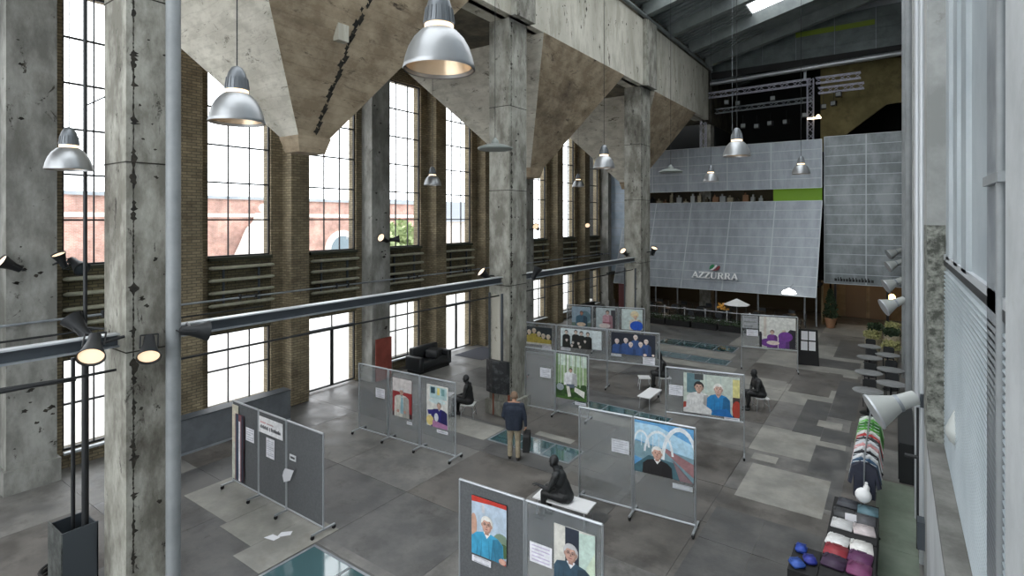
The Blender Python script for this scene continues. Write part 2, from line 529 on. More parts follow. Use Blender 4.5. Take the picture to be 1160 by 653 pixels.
for k, (a, b, p, q) in enumerate(GLASSF):
    t = thing('glass_floor_light', GL_L[k], 'floor light', ((a + b) / 2, (p + q) / 2, 0.0), 0, 'glass lights set in the floor')
    w, h = (b - a) / 2, (q - p) / 2
    fr = MB()
    fr.box(-w, w, -h, -h + 0.05, -0.01, 0.012).box(-w, w, h - 0.05, h, -0.01, 0.012)
    fr.box(-w, -w + 0.05, -h + 0.05, h - 0.05, -0.01, 0.012).box(w - 0.05, w, -h + 0.05, h - 0.05, -0.01, 0.012)
    n = max(2, round((b - a) / 0.95))
    for i in range(1, n):
        x = -w + 2 * w * i / n
        fr.box(x - 0.02, x + 0.02, -h + 0.05, h - 0.05, -0.01, 0.011)
    part('frame', fr, STEEL_L, t)
    for i in range(n):
        x0, x1 = -w + 2 * w * i / n + 0.03, -w + 2 * w * (i + 1) / n - 0.03
        part('pane', MB().box(x0, x1, -h + 0.05, h - 0.05, -0.008, 0.008), POND, t)

# left wall
wl = MB()
WT = -17.55
for k, yc in enumerate(WINC):
    a, b = PIERS[k], PIERS[k + 1]
    ya, yb = yc - GW, yc + GW
    wl.box(WT, WX, a, ya, 0, 16)
    wl.box(WT, WX, yb, b, 0, 16)
    wl.box(WT, WX, ya, yb, UZ1, 16)
    wl.box(WT, WX, ya, yb, LZ1, UZ0 - 0.1, 1)
    if lower_bottom(k) > 0.1:
        wl.box(WT, WX, ya, yb, 0, lower_bottom(k))
wl.box(WT, WX, Y0, PIERS[0], 0, 16)
wl.box(WT, WX, PIERS[-1], Y1, 0, 16)
wall_left = struct(part('wall_left', wl, [BRICK, BRICK_D]))
for k, y in enumerate(PIERS):
    if k % 3 == 0:
        mb = MB().box(WX, -16.5, y - 0.46, y + 0.46, 0.55, 12.7).box(WX, -16.42, y - 0.52, y + 0.52, 0, 0.55)
        cp = part('concrete_pier', mb, CONC_PIER, wall_left)
        if 0 < y < 26:
            ch = MB()
            rr = random.Random(k)
            for q in range(20):
                yy, zz = y + rr.uniform(-0.38, 0.38), rr.choice([rr.uniform(3.5, 5.2), rr.uniform(0.8, 2.6), rr.uniform(5, 11)])
                s_ = rr.uniform(0.015, 0.05)
                ch.prism([(yy + s_ * rr.uniform(.4, 1.5) * 1.5 * math.cos(a_), zz + s_ * rr.uniform(.4, 1.3) * math.sin(a_)) for a_ in [2 * math.pi * i_ / 11 for i_ in range(11)]], -16.5, -16.496, 'x')
            stuff(part('chipped_spots', ch, CHIP, cp))
    else:
        mb = MB().box(WX, -16.55, y - 0.33, y + 0.33, 0, 12.7)
        part('brick_pier', mb, BRICK, wall_left)
# continuous dark ledges of the spandrel
for k, yc in enumerate(WINC):
    part('window_ledge', MB().box(WX - 0.1, WX + 0.1, yc - GW, yc + GW, UZ0 - 0.1, UZ0), SLATE, wall_left)

# windows with bars and panes
NC, NRU = 3, 6
def window(k, yc):
    w = struct(link('window_%d' % (k + 1), None, None, (WX - 0.12, yc, 0)))
    fr = MB()
    t = 0.035
    lb = lower_bottom(k)
    for z0, z1 in ((UZ0, UZ1), (lb, LZ1)):
        fr.box(-t, t, -GW, -GW + 0.05, z0, z1).box(-t, t, GW - 0.05, GW, z0, z1)
        fr.box(-t, t, -GW + 0.05, GW - 0.05, z0, z0 + 0.05).box(-t, t, -GW + 0.05, GW - 0.05, z1 - 0.05, z1)
    part('window_frame', fr, BLACKM, w)
    def grid(z0, z1, nc, nr, bar=0.023, door=False):
        bars = MB()
        for i in range(1, nc):
            y = -GW + 2 * GW * i / nc
            bw = 0.06 if door else bar * 0.6
            bars.box(-t * .8, t * .8, y - bw, y + bw, z0 + 0.05, z1 - 0.05)
        for j in range(1, nr):
            z = z0 + (z1 - z0) * j / nr
            bars.box(-t, t, -GW + 0.05, GW - 0.05, z - bar, z + bar)
        part('glazing_bars', bars, BLACKM, w)
        for i in range(nc):
            for j in range(nr):
                yy0, yy1 = -GW + 2 * GW * i / nc, -GW + 2 * GW * (i + 1) / nc
                zz0, zz1 = z0 + (z1 - z0) * j / nr, z0 + (z1 - z0) * (j + 1) / nr
                hy, hz = (yy1 - yy0) / 2 - 0.01, (zz1 - zz0) / 2 - 0.01
                key = ('pane', round(hy, 3), round(hz, 3))
                cpart(key, 'pane', lambda mb: mb.box(-0.004, 0.004, -hy, hy, -hz, hz), GLASS, w,
                      loc=(0, (yy0 + yy1) / 2, (zz0 + zz1) / 2))
    grid(UZ0, UZ1, NC, NRU)
    if lb < 0.1:
        grid(lb, 2.2, 2, 1, door=True)
        grid(2.2, LZ1, 2, 1)
        part('door_head', MB().box(-0.05, 0.06, -GW + 0.05, GW - 0.05, 2.14, 2.26), STEEL_D, w)
    else:
        grid(lb, LZ1, NC, 2)
        part('window_sill', MB().box(0.0, 0.24, -GW, GW, lb - 0.06, lb - 0.001), STEEL_E, w)
for k, yc in enumerate(WINC):
    if -1 < yc < 35.5:
        window(k, yc)

# unseen near end wall, its openings added to let daylight in, and right wall
we = MB()
we.box(-17.5, 1.2, Y0 - 0.4, Y0, 0, 1.0)
we.box(-17.5, 1.2, Y0 - 0.4, Y0, 16, 20)
for k in range(6):
    x = -17.5 + k * 3.5
    we.box(x, x + 0.5, Y0 - 0.4, Y0, 1, 16)
struct(part('wall_near', we, WHITEP))

wr = MB()
wr.box(0.67, 1.2, Y0, 11.6, 0, 19.5)
wr.box(0.55, 1.2, 11.6, 45, 0, 19.5)
wr.box(0.4, 0.67, 4.0, 10.5, 0, 2.78)
wall_right = struct(part('wall_right', wr, WHITEP))
part('concrete_ledge', MB().box(0.4, 0.67, 4.0, 10.5, 2.78, 2.88), noisy('ledge_concrete', srgb(92, 92, 88), srgb(120, 120, 116), 2, 0.9, bump=0.2), wall_right)
# pilasters
part('pilaster', MB().box(0.4, 0.67, 10.5, 11.6, 6.2, 19.4).box(0.4, 0.67, 10.5, 11.6, 0, 2.88), PLASTER, wall_right)
part('rough_render_band', MB().box(0.4, 0.67, 10.5, 11.6, 2.88, 6.2), ROUGHC, wall_right)
part('pilaster', MB().box(0.41, 0.56, 14.5, 15.8, 0, 19.4), PLASTER, wall_right)
part('pilaster', MB().box(0.41, 0.56, 19.0, 20.2, 0, 19.4), PLASTER, wall_right)
part('pilaster', MB().box(0.41, 0.56, 24.0, 25.2, 0, 19.4), PLASTER, wall_right)
for y in (29.1, 32.7, 35.5):
    part('pilaster', MB().box(0.41, 0.56, y, y + 1.0, 0, 19.4), PLASTER, wall_right)
for k, (x, y, r) in enumerate(((0.40, 12.4, 0.045), (0.38, 14.2, 0.05), (0.36, 21.5, 0.10), (0.33, 26.5, 0.12))):
    tag(part('wall_pipe', MB().tube((x, y, 0.0), (x, y, 18.6), r, 12), STEEL_E if k < 2 else PIPE_P, None, True),
        ['slim bright downpipe nearest the camera on the right wall', 'slim bright downpipe behind the grey floodlight bracket',
         'thick pale pipe on right wall, third from the camera', 'thickest pale pipe on right wall, farthest from the camera'][k], 'pipe')
# sheet metal lining beside the camera
part('metal_lining', MB().box(0.63, 0.67, 4.0, 10.5, 2.88, 5.58), BLUEM, wall_right)
cor = MB()
for k in range(44):
    z = 2.9 + k * 0.06
    cor.prism([(0.63, z), (0.60, z + 0.012), (0.60, z + 0.028), (0.63, z + 0.04)], 4.0, 10.45, 'y')
stuff(part('corrugation', cor, BLUEM, wall_right))
for y in (9.4, 8.2, 7.2):
    part('lining_sheet', MB().prism([(0.67, y - 0.02), (0.60, y + 0.1), (0.60, y + 0.62), (0.67, y + 0.75)], 5.72, 19, 'z'), BLUEM, wall_right)
part('lining_sheet', MB().box(0.64, 0.67, 4.0, 10.5, 5.72, 19), BLUEM, wall_right)
part('dark_joint', MB().box(0.60, 0.67, 4.0, 10.5, 5.60, 5.68), BLACKM, wall_right)
part('lining_foot', MB().box(0.60, 0.67, 4.0, 10.5, 5.68, 5.76), STEEL_E, wall_right)
tag(part('wall_post', MB().box(0.60, 0.63, 5.27, 5.74, 2.88, 19), STEEL_L), 'grey steel post against pale blue sheets', 'post')
tag(part('wall_post', MB().box(0.50, 0.66, 3.0, 4.04, 0.0, 19), WHITEP), 'white painted post closest to the camera at right edge', 'post')
tag(part('wall_pipe', MB().tube((0.595, 5.0, 2.9), (0.595, 5.0, 19), 0.028, 10).box(0.56, 0.66, 4.85, 5.6, 6.55, 6.62), PIPE_P, None, True),
    'thin vertical conduit with clamp between grey post and white post', 'conduit')

# aisle ceiling and roof
struct(part('ceiling_aisle', MB().box(-17.05, -10.75, Y0, 37.5, 12.7, 13.4), CONC_DARK))
RB = lambda x: 16.0 + 0.25 * (x + 9.9)            # underside of rafters
RAFY = [32.1 - 3.52 * k for k in range(0, 11)] + [35.6]
ceiling = struct(link('ceiling', None))
rk = [(-9.9, RB(-9.9)), (1.0, RB(1.0)), (1.0, RB(1.0) + 0.7), (-9.9, RB(-9.9) + 0.7)]
raf = MB().prism(rk, -0.2, 0.2, 'y').mesh('rafter', RAFTER)
for y in RAFY:
    link('rafter', raf, ceiling, (0, y, 0))
SKX0, SKX1 = -6.4, -2.2
NSK0, NSK1 = -9.0, 0.2          # unseen nearer bays: wide glazing added to bring in more daylight
def roofstrip(x0, x1, y0, y1, nm, mat, th=0.06, dz=0.98):
    mb = MB()
    mb.prism([(x0, RB(x0) + dz), (x1, RB(x1) + dz), (x1, RB(x1) + dz + th), (x0, RB(x0) + dz + th)], y0, y1, 'y')
    return mb
Ys = sorted(RAFY)
Ys = [Y0] + Ys + [45]
for a, b in zip(Ys[:-1], Ys[1:]):
    mb = MB()
    q0, q1 = (NSK0, NSK1) if b < 25.5 else (SKX0, SKX1)
    for (x0, x1) in ((-10.2, q0), (q1, 1.2)):
        mb.prism([(x0, RB(x0) + 0.65), (x1, RB(x1) + 0.65), (x1, RB(x1) + 0.73), (x0, RB(x0) + 0.73)], a, b, 'y')
        n = 9
        for i in range(n):                     # ribs of the profiled sheet, running down the slope
            y = a + (b - a) * (i + 0.5) / n
            mb.prism([(x0, RB(x0) + 0.59), (x1, RB(x1) + 0.59), (x1, RB(x1) + 0.65), (x0, RB(x0) + 0.65)], y - 0.09, y + 0.09, 'y')
    if b > 33:
        mb.prism([(q0, RB(q0) + 0.65), (q1, RB(q1) + 0.65), (q1, RB(q1) + 0.73), (q0, RB(q0) + 0.73)], a, b, 'y')
    else:
        sk = MB().prism([(q0, RB(q0) + 0.65), (q1, RB(q1) + 0.65), (q1, RB(q1) + 0.68), (q0, RB(q0) + 0.68)], a, b, 'y')
        part('skylight_pane', sk, GLASS, ceiling)
    part('roof_sheet', mb, ROOFS, ceiling)
# clerestory strip between the longitudinal beam and the roof
part('roof_purlin', MB().tube((-9.75, 20, 16.0), (-9.75, 36.4, 16.0), 0.09, 10), RAFTER, ceiling)
part('eave_strip', MB().box(-10.3, -10.1, Y0, 45, 12.7, 16.6), CONC_DARK, ceiling)

# longitudinal beam over the columns
cb = tag(part('concrete_beam', MB().box(-10.75, -9.85, Y0, 35.9, 12.7, 15.85), CONC_BEAM),
         'deep weathered concrete beam running above the row of columns', 'beam')
st = MB()
rr = random.Random(11)
for q in range(60):
    y, z = rr.uniform(9, 35.5), rr.uniform(12.9, 15.7)
    w, h = rr.uniform(0.015, 0.05), rr.uniform(0.02, 0.1)
    st.prism([(y + w * rr.uniform(.3, 1.5) * math.cos(a_), z + h * rr.uniform(.3, 1.5) * math.sin(a_)) for a_ in [2 * math.pi * i_ / 10 for i_ in range(10)]], -9.85, -9.846, 'x')
stuff(part('stain_chips', st, CHIP, cb))

# hoppers
HN = ['first coal hopper from the left, above the nearest radiators', 'second coal hopper, hanging behind the middle column', 'third coal hopper, partly hidden by the far column',
      ]
for k in range(4):
    L = 10.55 * (k - 1) if k else 0
    L = 10.55 * k - 0.0
    if k == 3:
        L = -10.55
    if k == 3:
        continue
    t = thing('coal_hopper', 'board marked concrete ' + HN[k], 'hopper', (0, L, 0), 0, 'concrete hoppers over the aisle')
    B = [(-12.93, 7.98, 8.38), (-12.17, 7.98, 8.38), (-12.17, 8.87, 8.38), (-12.93, 8.87, 8.38)]
    T = [(-16.93, 5.26, 12.7), (-9.84, 5.26, 12.7), (-9.84, 12.03, 12.7), (-16.93, 12.03, 12.7)]
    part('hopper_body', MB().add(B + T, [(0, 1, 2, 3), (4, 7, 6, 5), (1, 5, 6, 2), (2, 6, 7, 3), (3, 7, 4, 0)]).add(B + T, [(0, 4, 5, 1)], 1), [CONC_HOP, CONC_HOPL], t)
    o = 0.07
    part('hopper_outlet', MB().add([(-12.93 + o, 7.98 + o, 8.0), (-12.17 - o, 7.98 + o, 8.0), (-12.17 - o, 8.87 - o, 8.0), (-12.93 + o, 8.87 - o, 8.0),
                                   (-12.97, 7.94, 8.4), (-12.13, 7.94, 8.4), (-12.13, 8.91, 8.4), (-12.97, 8.91, 8.4)],
                                  [(0, 3, 2, 1), (4, 5, 6, 7), (0, 1, 5, 4), (1, 2, 6, 5), (2, 3, 7, 6), (3, 0, 4, 7)]), CONC_HOP, t)
    # broken out seam running up the hall-side face
    if k == 0:
        ch = MB()
        fn = lambda s_, z: Vector((-12.17, 7.98, 8.38)).lerp(Vector(T[1]), z).lerp(Vector((-12.17, 8.87, 8.38)).lerp(Vector(T[2]), z), s_)
        nrm = Vector((0.87, 0, -0.49))
        rr = random.Random(5)
        z = 0.04
        while z < 0.95:
            c = fn(0.5 + rr.uniform(-0.012, 0.012) + 0.03 * z, z)
            w = rr.uniform(0.05, 0.11)
            u, v = Vector((0, 1, 0)), (Vector(T[1]) - Vector((-12.17, 7.98, 8.38))); v.y = 0; v.normalize()
            pts = []
            for i in range(9):
                a = 2 * math.pi * i / 9
                q = w * (1.0 if i % 2 else 0.55)
                pts.append(c + u * math.cos(a) * q + v * math.sin(a) * q * 1.3)
            vs = [p + nrm * 0.012 for p in pts] + [p - nrm * 0.03 for p in pts]
            ch.add(vs, [tuple(range(9))] + [(i, 9 + i, 9 + (i + 1) % 9, (i + 1) % 9) for i in range(9)])
            z += rr.uniform(0.022, 0.04)
        stuff(part('broken_seam', ch, CHIP, t))
        part('hanging_bracket', MB().box(-10.95, -10.75, 8.1, 8.4, 10.55, 10.95), CONC_BEAM, t)

# columns
COLS = [(-10.9, -10.0, 3.5, 4.12), (-10.8, -10.0, 14.0, 14.98), (-10.85, -10.0, 24.9, 26.1), (-10.95, -10.2, 37.75, 38.6)]
CN = ['nearest tall weathered concrete column beside the grey downpipe', 'middle weathered concrete column with black metal jacket at its foot',
      'far weathered concrete column in front of the restaurant', 'farthest concrete column behind the lighting truss']
for k, (a, b, p, q) in enumerate(COLS):
    t = thing('concrete_column', CN[k], 'column', ((a + b) / 2, (p + q) / 2, 0), 0, 'columns along the hall')
    w, h = (b - a) / 2, (q - p) / 2
    part('shaft', MB().box(-w, w, -h, h, 0, 12.7), CONC_COL, t)
    if k in (1, 2):
        part('plinth', MB().box(-w - 0.1, w + 0.1, -h - 0.1, h + 0.1, 0, 0.45), CONC_COL, t)
    if k < 3:
        part('column_head', MB().box(-w, w + 0.36, -h, h, 12.7, 15.86).box(w, w + 0.30, -h - 0.12, -h, 12.7, 15.86), CONC_COL, t)
    for z in (4.15, 7.2, 9.9):
        part('joint_band', MB().box(-w - 0.006, w + 0.006, -h - 0.006, h + 0.006, z, z + 0.02), CHIP, t)
    ch = MB()
    rr = random.Random(20 + k)
    # ragged seam of broken-out mortar running up the corner, with wider spalls
    seam_l, seam_r = [], []
    burst, bsz = 0, 0.05
    z, y = 0.6, -h + 0.10
    while z < 12.6:
        if rr.random() < 0.10:
            burst = rr.randint(3, 7); bsz = rr.uniform(0.025, 0.075)
        wd = bsz * rr.uniform(0.35, 1.2) if burst > 0 else rr.uniform(0.003, 0.016)
        burst -= 1
        seam_l.append((y - wd * rr.uniform(.3, 1.1), z)); seam_r.append((y + wd * rr.uniform(.4, 1.7), z + rr.uniform(-.008, .008)))
        z += rr.uniform(0.018, 0.045)
    for (a0, b0), (a1, b1) in zip(zip(seam_l[:-1], seam_r[:-1]), zip(seam_l[1:], seam_r[1:])):
        ch.prism([a0, b0, b1, a1], w, w + 0.004, 'x')
    for q in range(16):
        yy, zz, s_ = rr.uniform(-h * .4, h * .9), rr.uniform(0.8, 12), rr.uniform(0.012, 0.045)
        ch.prism([(yy + s_ * rr.uniform(.3, 1.6) * math.cos(a_), zz + s_ * rr.uniform(.3, 1.2) * math.sin(a_)) for a_ in [2 * math.pi * i_ / 9 for i_ in range(9)]], w, w + 0.003, 'x')
    stuff(part('chipped_corner', ch, CHIP, t))
    if k in (1, 2):
        part('inset_panel', MB().box(-w + 0.12, w - 0.35, -h - 0.015, -h, 1.5, 3.85), CONC_BEAM, t)
        part('steel_channel', MB().box(-w, -w + 0.05, -h - 0.05, -h, 1.5, 3.9).box(w - 0.3, w - 0.24, -h - 0.05, -h, 1.5, 3.9), STEEL_D, t)
    if k == 1:
        jk = MB().prism([(-w - 0.03, -h), (-w - 0.03, -h - 0.12), (-0.1, -h - 0.22), (w - 0.02, -h - 0.12), (w + 0.02, -h)], 0.72, 1.75, 'z')
        part('metal_jacket', jk, noisy('scuffed_black', srgb(30, 32, 34), srgb(90, 92, 94), 6, 0.5, bump=0.1, lo=0.5, hi=0.75), t)
        part('jacket_pipe', MB().tube((w + 0.05, -h - 0.1, 0), (w + 0.05, -h - 0.1, 0.72), 0.04).tube((-0.15, -h - 0.12, 0), (-0.15, -h - 0.12, 0.73), 0.025), plain('rust_pipe', srgb(120, 60, 40), 0.7), t)
tag(part('downpipe', MB().tube((-9.78, 4.1, 0), (-9.78, 4.1, 12.69), 0.11, 20), PIPE_P, None, True), 'tall smooth grey downpipe on the nearest column', 'pipe')

# crane rails between the columns, wall pipe, conduits
for k, (a, b) in enumerate(((-2.0, 3.5), (4.12, 14.0), (14.98, 24.9))):
    x = -10.35
    t = thing('steel_girder', ['grey steel girder between the left image edge and the nearest column', 'longest visible grey steel girder, spanning nearest to middle column',
                              'grey steel girder spanning middle to far column', 'grey steel girder beyond the far column'][k], 'girder', (x, a, 4.22), 0, 'girders between columns')
    n = b - a
    part('web', MB().box(-0.02, 0.02, 0, n, 0.025, 0.195), STEEL_D, t)
    part('flange', MB().box(-0.1, 0.1, 0, n, 0.195, 0.22), STEEL_E, t)
    part('flange', MB().box(-0.1, 0.1, 0, n, 0, 0.025), STEEL_L, t)
    tag(part('conduit', MB().tube((-10.4, a, 3.8), (-10.4, b, 3.83), 0.022, 8), BLACKM, None, True),
        ['thin dark conduit under the leftmost girder', 'thin dark conduit under the longest girder', 'thin dark conduit between middle and far column', 'thin dark conduit past the far column'][k], 'conduit')
t = thing('heating_pipe', 'slim grey heating pipe with valves running along the window wall', 'pipe', (-16.4, -2, 3.88))
part('pipe', MB().tube((0, 0, 0), (0, 37, 0), 0.03, 10), STEEL_L, t, True)
for yc in WINC:
    if 4 < yc < 34:
        part('valve', MB().tube((0, yc + 1.6, -0.08), (0, yc + 1.6, 0.1), 0.045, 10).tube((0, yc + 2.1, -0.05), (0, yc + 2.1, 0.06), 0.05, 10).box(-0.03, 0.03, yc + 1.55, yc + 2.15, 0.02, 0.06), BLACKM, t)
tag(part('conduit', MB().tube((-16.4, -2, 3.52), (-16.4, 9.5, 3.52), 0.025, 8), BLACKM, None, True), 'thin black cable across the wall piers under the heating pipe', 'cable')
tag(part('conduit', MB().tube((-12.2, -1, 3.6), (-11.2, 3.2, 3.62), 0.04, 8), BLACKM, None, True), 'black pipe reaching the standpipes from the left image edge', 'pipe')

# radiators
rad_no = 0
for k, yc in enumerate(WINC):
    if not (4 < yc < 35):
        continue
    t = thing('finned_radiator', 'four-tube radiator below the %s tall window from the left' % ORD[rad_no], 'radiator', (WX + 0.14, yc, 0), 0, 'radiators under the windows')
    rad_no += 1
    for i in range(4):
        cpart('radtube', 'radiator_tube', lambda mb: mb.tube((0, -0.98, 0), (0, 0.98, 0), 0.055, 14).tube((0, -1.06, 0), (0, -0.98, 0), 0.03, 14, 0.055).tube((0, 0.98, 0), (0, 1.06, 0), 0.055, 14, 0.03),
              RADI, t, True, (0, 0, 4.78 - 0.385 * i))
    part('bracket', MB().box(-0.12, -0.06, -0.6, -0.55, 3.55, 4.85).box(-0.12, -0.06, 0.55, 0.6, 3.55, 4.85), STEEL_D, t)

# ------------------------------------------------------------------ far end
wf = MB()
wf.box(-17.5, 1.2, 45, 45.4, 0, 20)                       # black backdrop far behind
wf.box(-20.5, -17.5, 38.4, 38.8, 0, 14)
wf.box(1.2, 1.3, 36, 45, 0, 20)
wall_far = struct(part('wall_far', wf, VOID))
# mezzanine slabs and enclosing black walls
part('mezzanine_slab', MB().box(-17.1, -3.4, 36.9, 45, 7.0, 7.25), VOID, wall_far)
part('mezzanine_slab', MB().box(-17.1, 0.5, 37.6, 45, 10.2, 10.35), VOID, wall_far)
part('dark_void_sheet', MB().box(-17.05, -10.2, 38.66, 38.72, 7.3, 13.6), VOID, wall_far)  # black sheet added so the void behind stays dark
part('dark_void_sheet', MB().box(-10.2, -10.14, 38.7, 45, 7.3, 16), VOID, wall_far)
part('soffit', MB().box(-17.1, 0.5, 37.2, 45, 2.62, 2.8), VOID, wall_far)

def clad(name, label, cat, x_edges, rows, fn, mat, th=0.05, seam=0.022):
    """wall of separate sheets; fn(x, v) -> point on the face, v in 0..1 upwards"""
    t = thing(name, label, cat)
    n = len(x_edges) - 1
    for i in range(n):
        for j in range(rows):
            x0, x1 = x_edges[i], x_edges[i + 1]
            v0, v1 = j / rows, (j + 1) / rows
            P = [fn(x0, v0), fn(x1, v0), fn(x1, v1), fn(x0, v1)]
            u = (P[1] - P[0]).normalized()
            w = (P[3] - P[0]).normalized()
            nn = w.cross(u).normalized()
            if nn.y < 0:
                nn = -nn
            g = seam / 2
            A = [P[0] + u * g + w * g, P[1] - u * g + w * g, P[2] - u * g - w * g, P[3] + u * g - w * g]
            vs = A + [p + nn * th for p in A]
            o = sum(A, Vector()) / 4
            part('cladding_panel', MB().add([p - o for p in vs], [(0, 1, 2, 3), (4, 7, 6, 5), (0, 4, 5, 1), (1, 5, 6, 2), (2, 6, 7, 3), (3, 7, 4, 0)]), mat, t, loc=o)
    # bright carrier grid behind the sheets that shows in the joints
    mb = MB()
    for i in range(n + 1):
        a, b = fn(x_edges[i], 0), fn(x_edges[i], 1)
        w = (b - a).normalized(); nn = w.cross(Vector((1, 0, 0))).normalized()
        if nn.y < 0: nn = -nn
        h = 0.03
        q = [a - Vector((h, 0, 0)), a + Vector((h, 0, 0)), b + Vector((h, 0, 0)), b - Vector((h, 0, 0))]
        mb.add([p - nn * 0.01 for p in q] + [p + nn * 0.03 for p in q], [(0, 1, 2, 3), (4, 7, 6, 5), (0, 4, 5, 1), (1, 5, 6, 2), (2, 6, 7, 3), (3, 7, 4, 0)])
    stuff(part('vertical_rails', mb, SEAM, t))
    mb = MB()
    for j in range(rows + 1):
        a, b = fn(x_edges[0], j / rows), fn(x_edges[-1], j / rows)
        w = (fn(x_edges[0], 1) - fn(x_edges[0], 0)).normalized(); nn = w.cross(Vector((1, 0, 0))).normalized()
        if nn.y < 0: nn = -nn
        q = [a - w * 0.017, b - w * 0.017, b + w * 0.017, a + w * 0.017]
        mb.add([p - nn * 0.008 for p in q] + [p + nn * 0.03 for p in q], [(0, 1, 2, 3), (4, 7, 6, 5), (0, 4, 5, 1), (1, 5, 6, 2), (2, 6, 7, 3), (3, 7, 4, 0)])
    stuff(part('horizontal_rails', mb, SEAM, t))
    return t

ex = [-15.8, -13.7, -11.25, -8.75, -6.2, -3.5]
clad('upper_cladding', 'level band of grey perforated sheets above the green lit strip', 'cladding', ex, 5,
     lambda x, v: Vector((x, 36.2, 8.12 + (10.95 - 8.12) * v)), CLAD)
ex2 = [-15.6, -13.4, -11.0, -8.5, -5.95, -3.48]
clad('tilted_cladding', 'tilted grey sheet metal canopy carrying the restaurant sign', 'canopy', ex2, 10,
     lambda x, v: Vector((x - 0.12 * (1 - v), 34.3 + 1.9 * v, 1.92 + (7.36 - 1.92) * v)), CLAD)
clad('side_cladding', 'tall dark grey sheet metal wall to the right of the canopy', 'cladding', [-3.42, -1.35, 0.4], 15,
     lambda x, v: Vector((x, 36.9, 2.5 + (11.15 - 2.5) * v)), CLAD_R)
clad('pale_cladding', 'pale blue sheet wall glimpsed behind the far column', 'cladding', [-17.45, -16.6, -15.1], 12,
     lambda x, v: Vector((x, 35.6, 2.6 + (9.9 - 2.6) * v)), CLAD_B)
part('canopy_soffit', MB().box(-16.6, -3.5, 35.0, 37.2, 2.4, 2.5), VOID, wall_far)
# mezzanine strip: things behind the gap
part('lime_wall', MB().box(-6.2, -3.55, 37.0, 37.08, 7.3, 8.3), LIME, wall_far)
part('strip_back_wall', MB().box(-15.8, -6.2, 38.6, 38.7, 7.25, 8.6), plain('brown_clutter_wall', srgb(84, 74, 58), 0.8), wall_far)
rr = random.Random(9)
for i in range(16):
    x = -14.3 + i * 0.48
    h = rr.uniform(0.25, 0.75)
    tag(part('shelf_item', MB().box(x, x + rr.uniform(0.2, 0.4), 37.3, 37.6, 7.25, 7.25 + h).tube((x + .12, 37.45, 7.25 + h), (x + .12, 37.45, 7.4 + h), 0.06, 8),
             rnd.choice([CONC_DARK, BLACKM, WICKER, TERRA, LAMPW])), 'small item in the gap above the tilted canopy, %s from left' % (ORD + ['thirteenth', 'fourteenth', 'fifteenth', 'sixteenth'])[i], 'goods', 'goods in the mezzanine gap')

# AZZURRA sign, letters standing off the tilted canopy
def letter(ch):
    mb = MB()
    def bar(x0, z0, x1, z1, w0, w1=None):
        w1 = w0 if w1 is None else w1
        mb.prism([(x0 - w0 / 2, z0), (x0 + w0 / 2, z0), (x1 + w1 / 2, z1), (x1 - w1 / 2, z1)], -0.05, 0.05, 'y')
    def serif(x, z, w=0.2):
        mb.box(x - w / 2, x + w / 2, -0.05, 0.05, z - 0.018, z + 0.018)
    if ch == 'A':
        bar(0.08, 0, 0.29, 0.6, 0.05); bar(0.52, 0, 0.29, 0.6, 0.12)
        mb.box(0.14, 0.45, -0.045, 0.045, 0.18, 0.225); serif(0.08, 0.018, 0.18); serif(0.52, 0.018, 0.2); adv = 0.6
    elif ch == 'Z':
        mb.box(0.03, 0.47, -0.05, 0.05, 0, 0.05); mb.box(0.03, 0.47, -0.05, 0.05, 0.55, 0.6)
        bar(0.1, 0.05, 0.4, 0.55, 0.13); mb.box(0.44, 0.47, -0.05, 0.05, 0.05, 0.14); mb.box(0.03, 0.06, -0.05, 0.05, 0.46, 0.55); adv = 0.5
    elif ch == 'U':
        mb.box(0.07, 0.18, -0.05, 0.05, 0.16, 0.6); mb.box(0.46, 0.51, -0.05, 0.05, 0.16, 0.6)
        mb.prism([(0.07, 0.16), (0.11, 0.06), (0.2, 0), (0.38, 0), (0.47, 0.06), (0.51, 0.16), (0.46, 0.16), (0.42, 0.09), (0.36, 0.05), (0.26, 0.06), (0.2, 0.1), (0.18, 0.16)], -0.05, 0.05, 'y')
        serif(0.125, 0.582, 0.22); serif(0.485, 0.582, 0.17); adv = 0.58
    else:
        mb.box(0.09, 0.2, -0.05, 0.05, 0, 0.6); serif(0.145, 0.018, 0.22); serif(0.1, 0.582, 0.1)
        mb.prism([(0.2, 0.6), (0.36, 0.6), (0.45, 0.55), (0.48, 0.45), (0.45, 0.36), (0.36, 0.3), (0.2, 0.3), (0.2, 0.34), (0.33, 0.345), (0.37, 0.38), (0.385, 0.45), (0.37, 0.52), (0.33, 0.555), (0.2, 0.56)], -0.05, 0.05, 'y')
        bar(0.48, 0, 0.33, 0.31, 0.12); serif(0.5, 0.018, 0.14); adv = 0.58
    return mb, adv
sx, sz = -10.45, 2.60
sgn = thing('restaurant_sign', 'white serif lettering AZZURRA with green, white and red leaf', 'sign', (sx, 34.38, sz))
sgn.rotation_euler = (-math.atan2(1.9, 5.44), 0, 0)
lx = 0
for ch in 'AZZURRA':
    mb, adv = letter(ch)
    s_ = 0.70
    o = part('letter', mb, WHITE, sgn)
    o.scale = (s_ * 1.02, 1, s_ * 0.92)
    o.location = (lx, -0.06, 0)
    lx += adv * s_ * 1.0
lf = [(0, 0), (0.08, 0.2), (0.28, 0.42), (0.5, 0.5)]
part('green_leaf', MB().prism([(1.04, 0.57), (1.06, 0.74), (1.16, 0.87), (1.30, 0.89), (1.32, 0.77), (1.22, 0.64)], -0.1, -0.04, 'y'), plain('sign_green', srgb(20, 120, 70), 0.5), sgn)
part('white_stripe', MB().prism([(1.10, 0.53), (1.24, 0.62), (1.36, 0.77), (1.42, 0.87), (1.48, 0.84), (1.40, 0.69), (1.26, 0.55)], -0.11, -0.05, 'y'), WHITE, sgn)
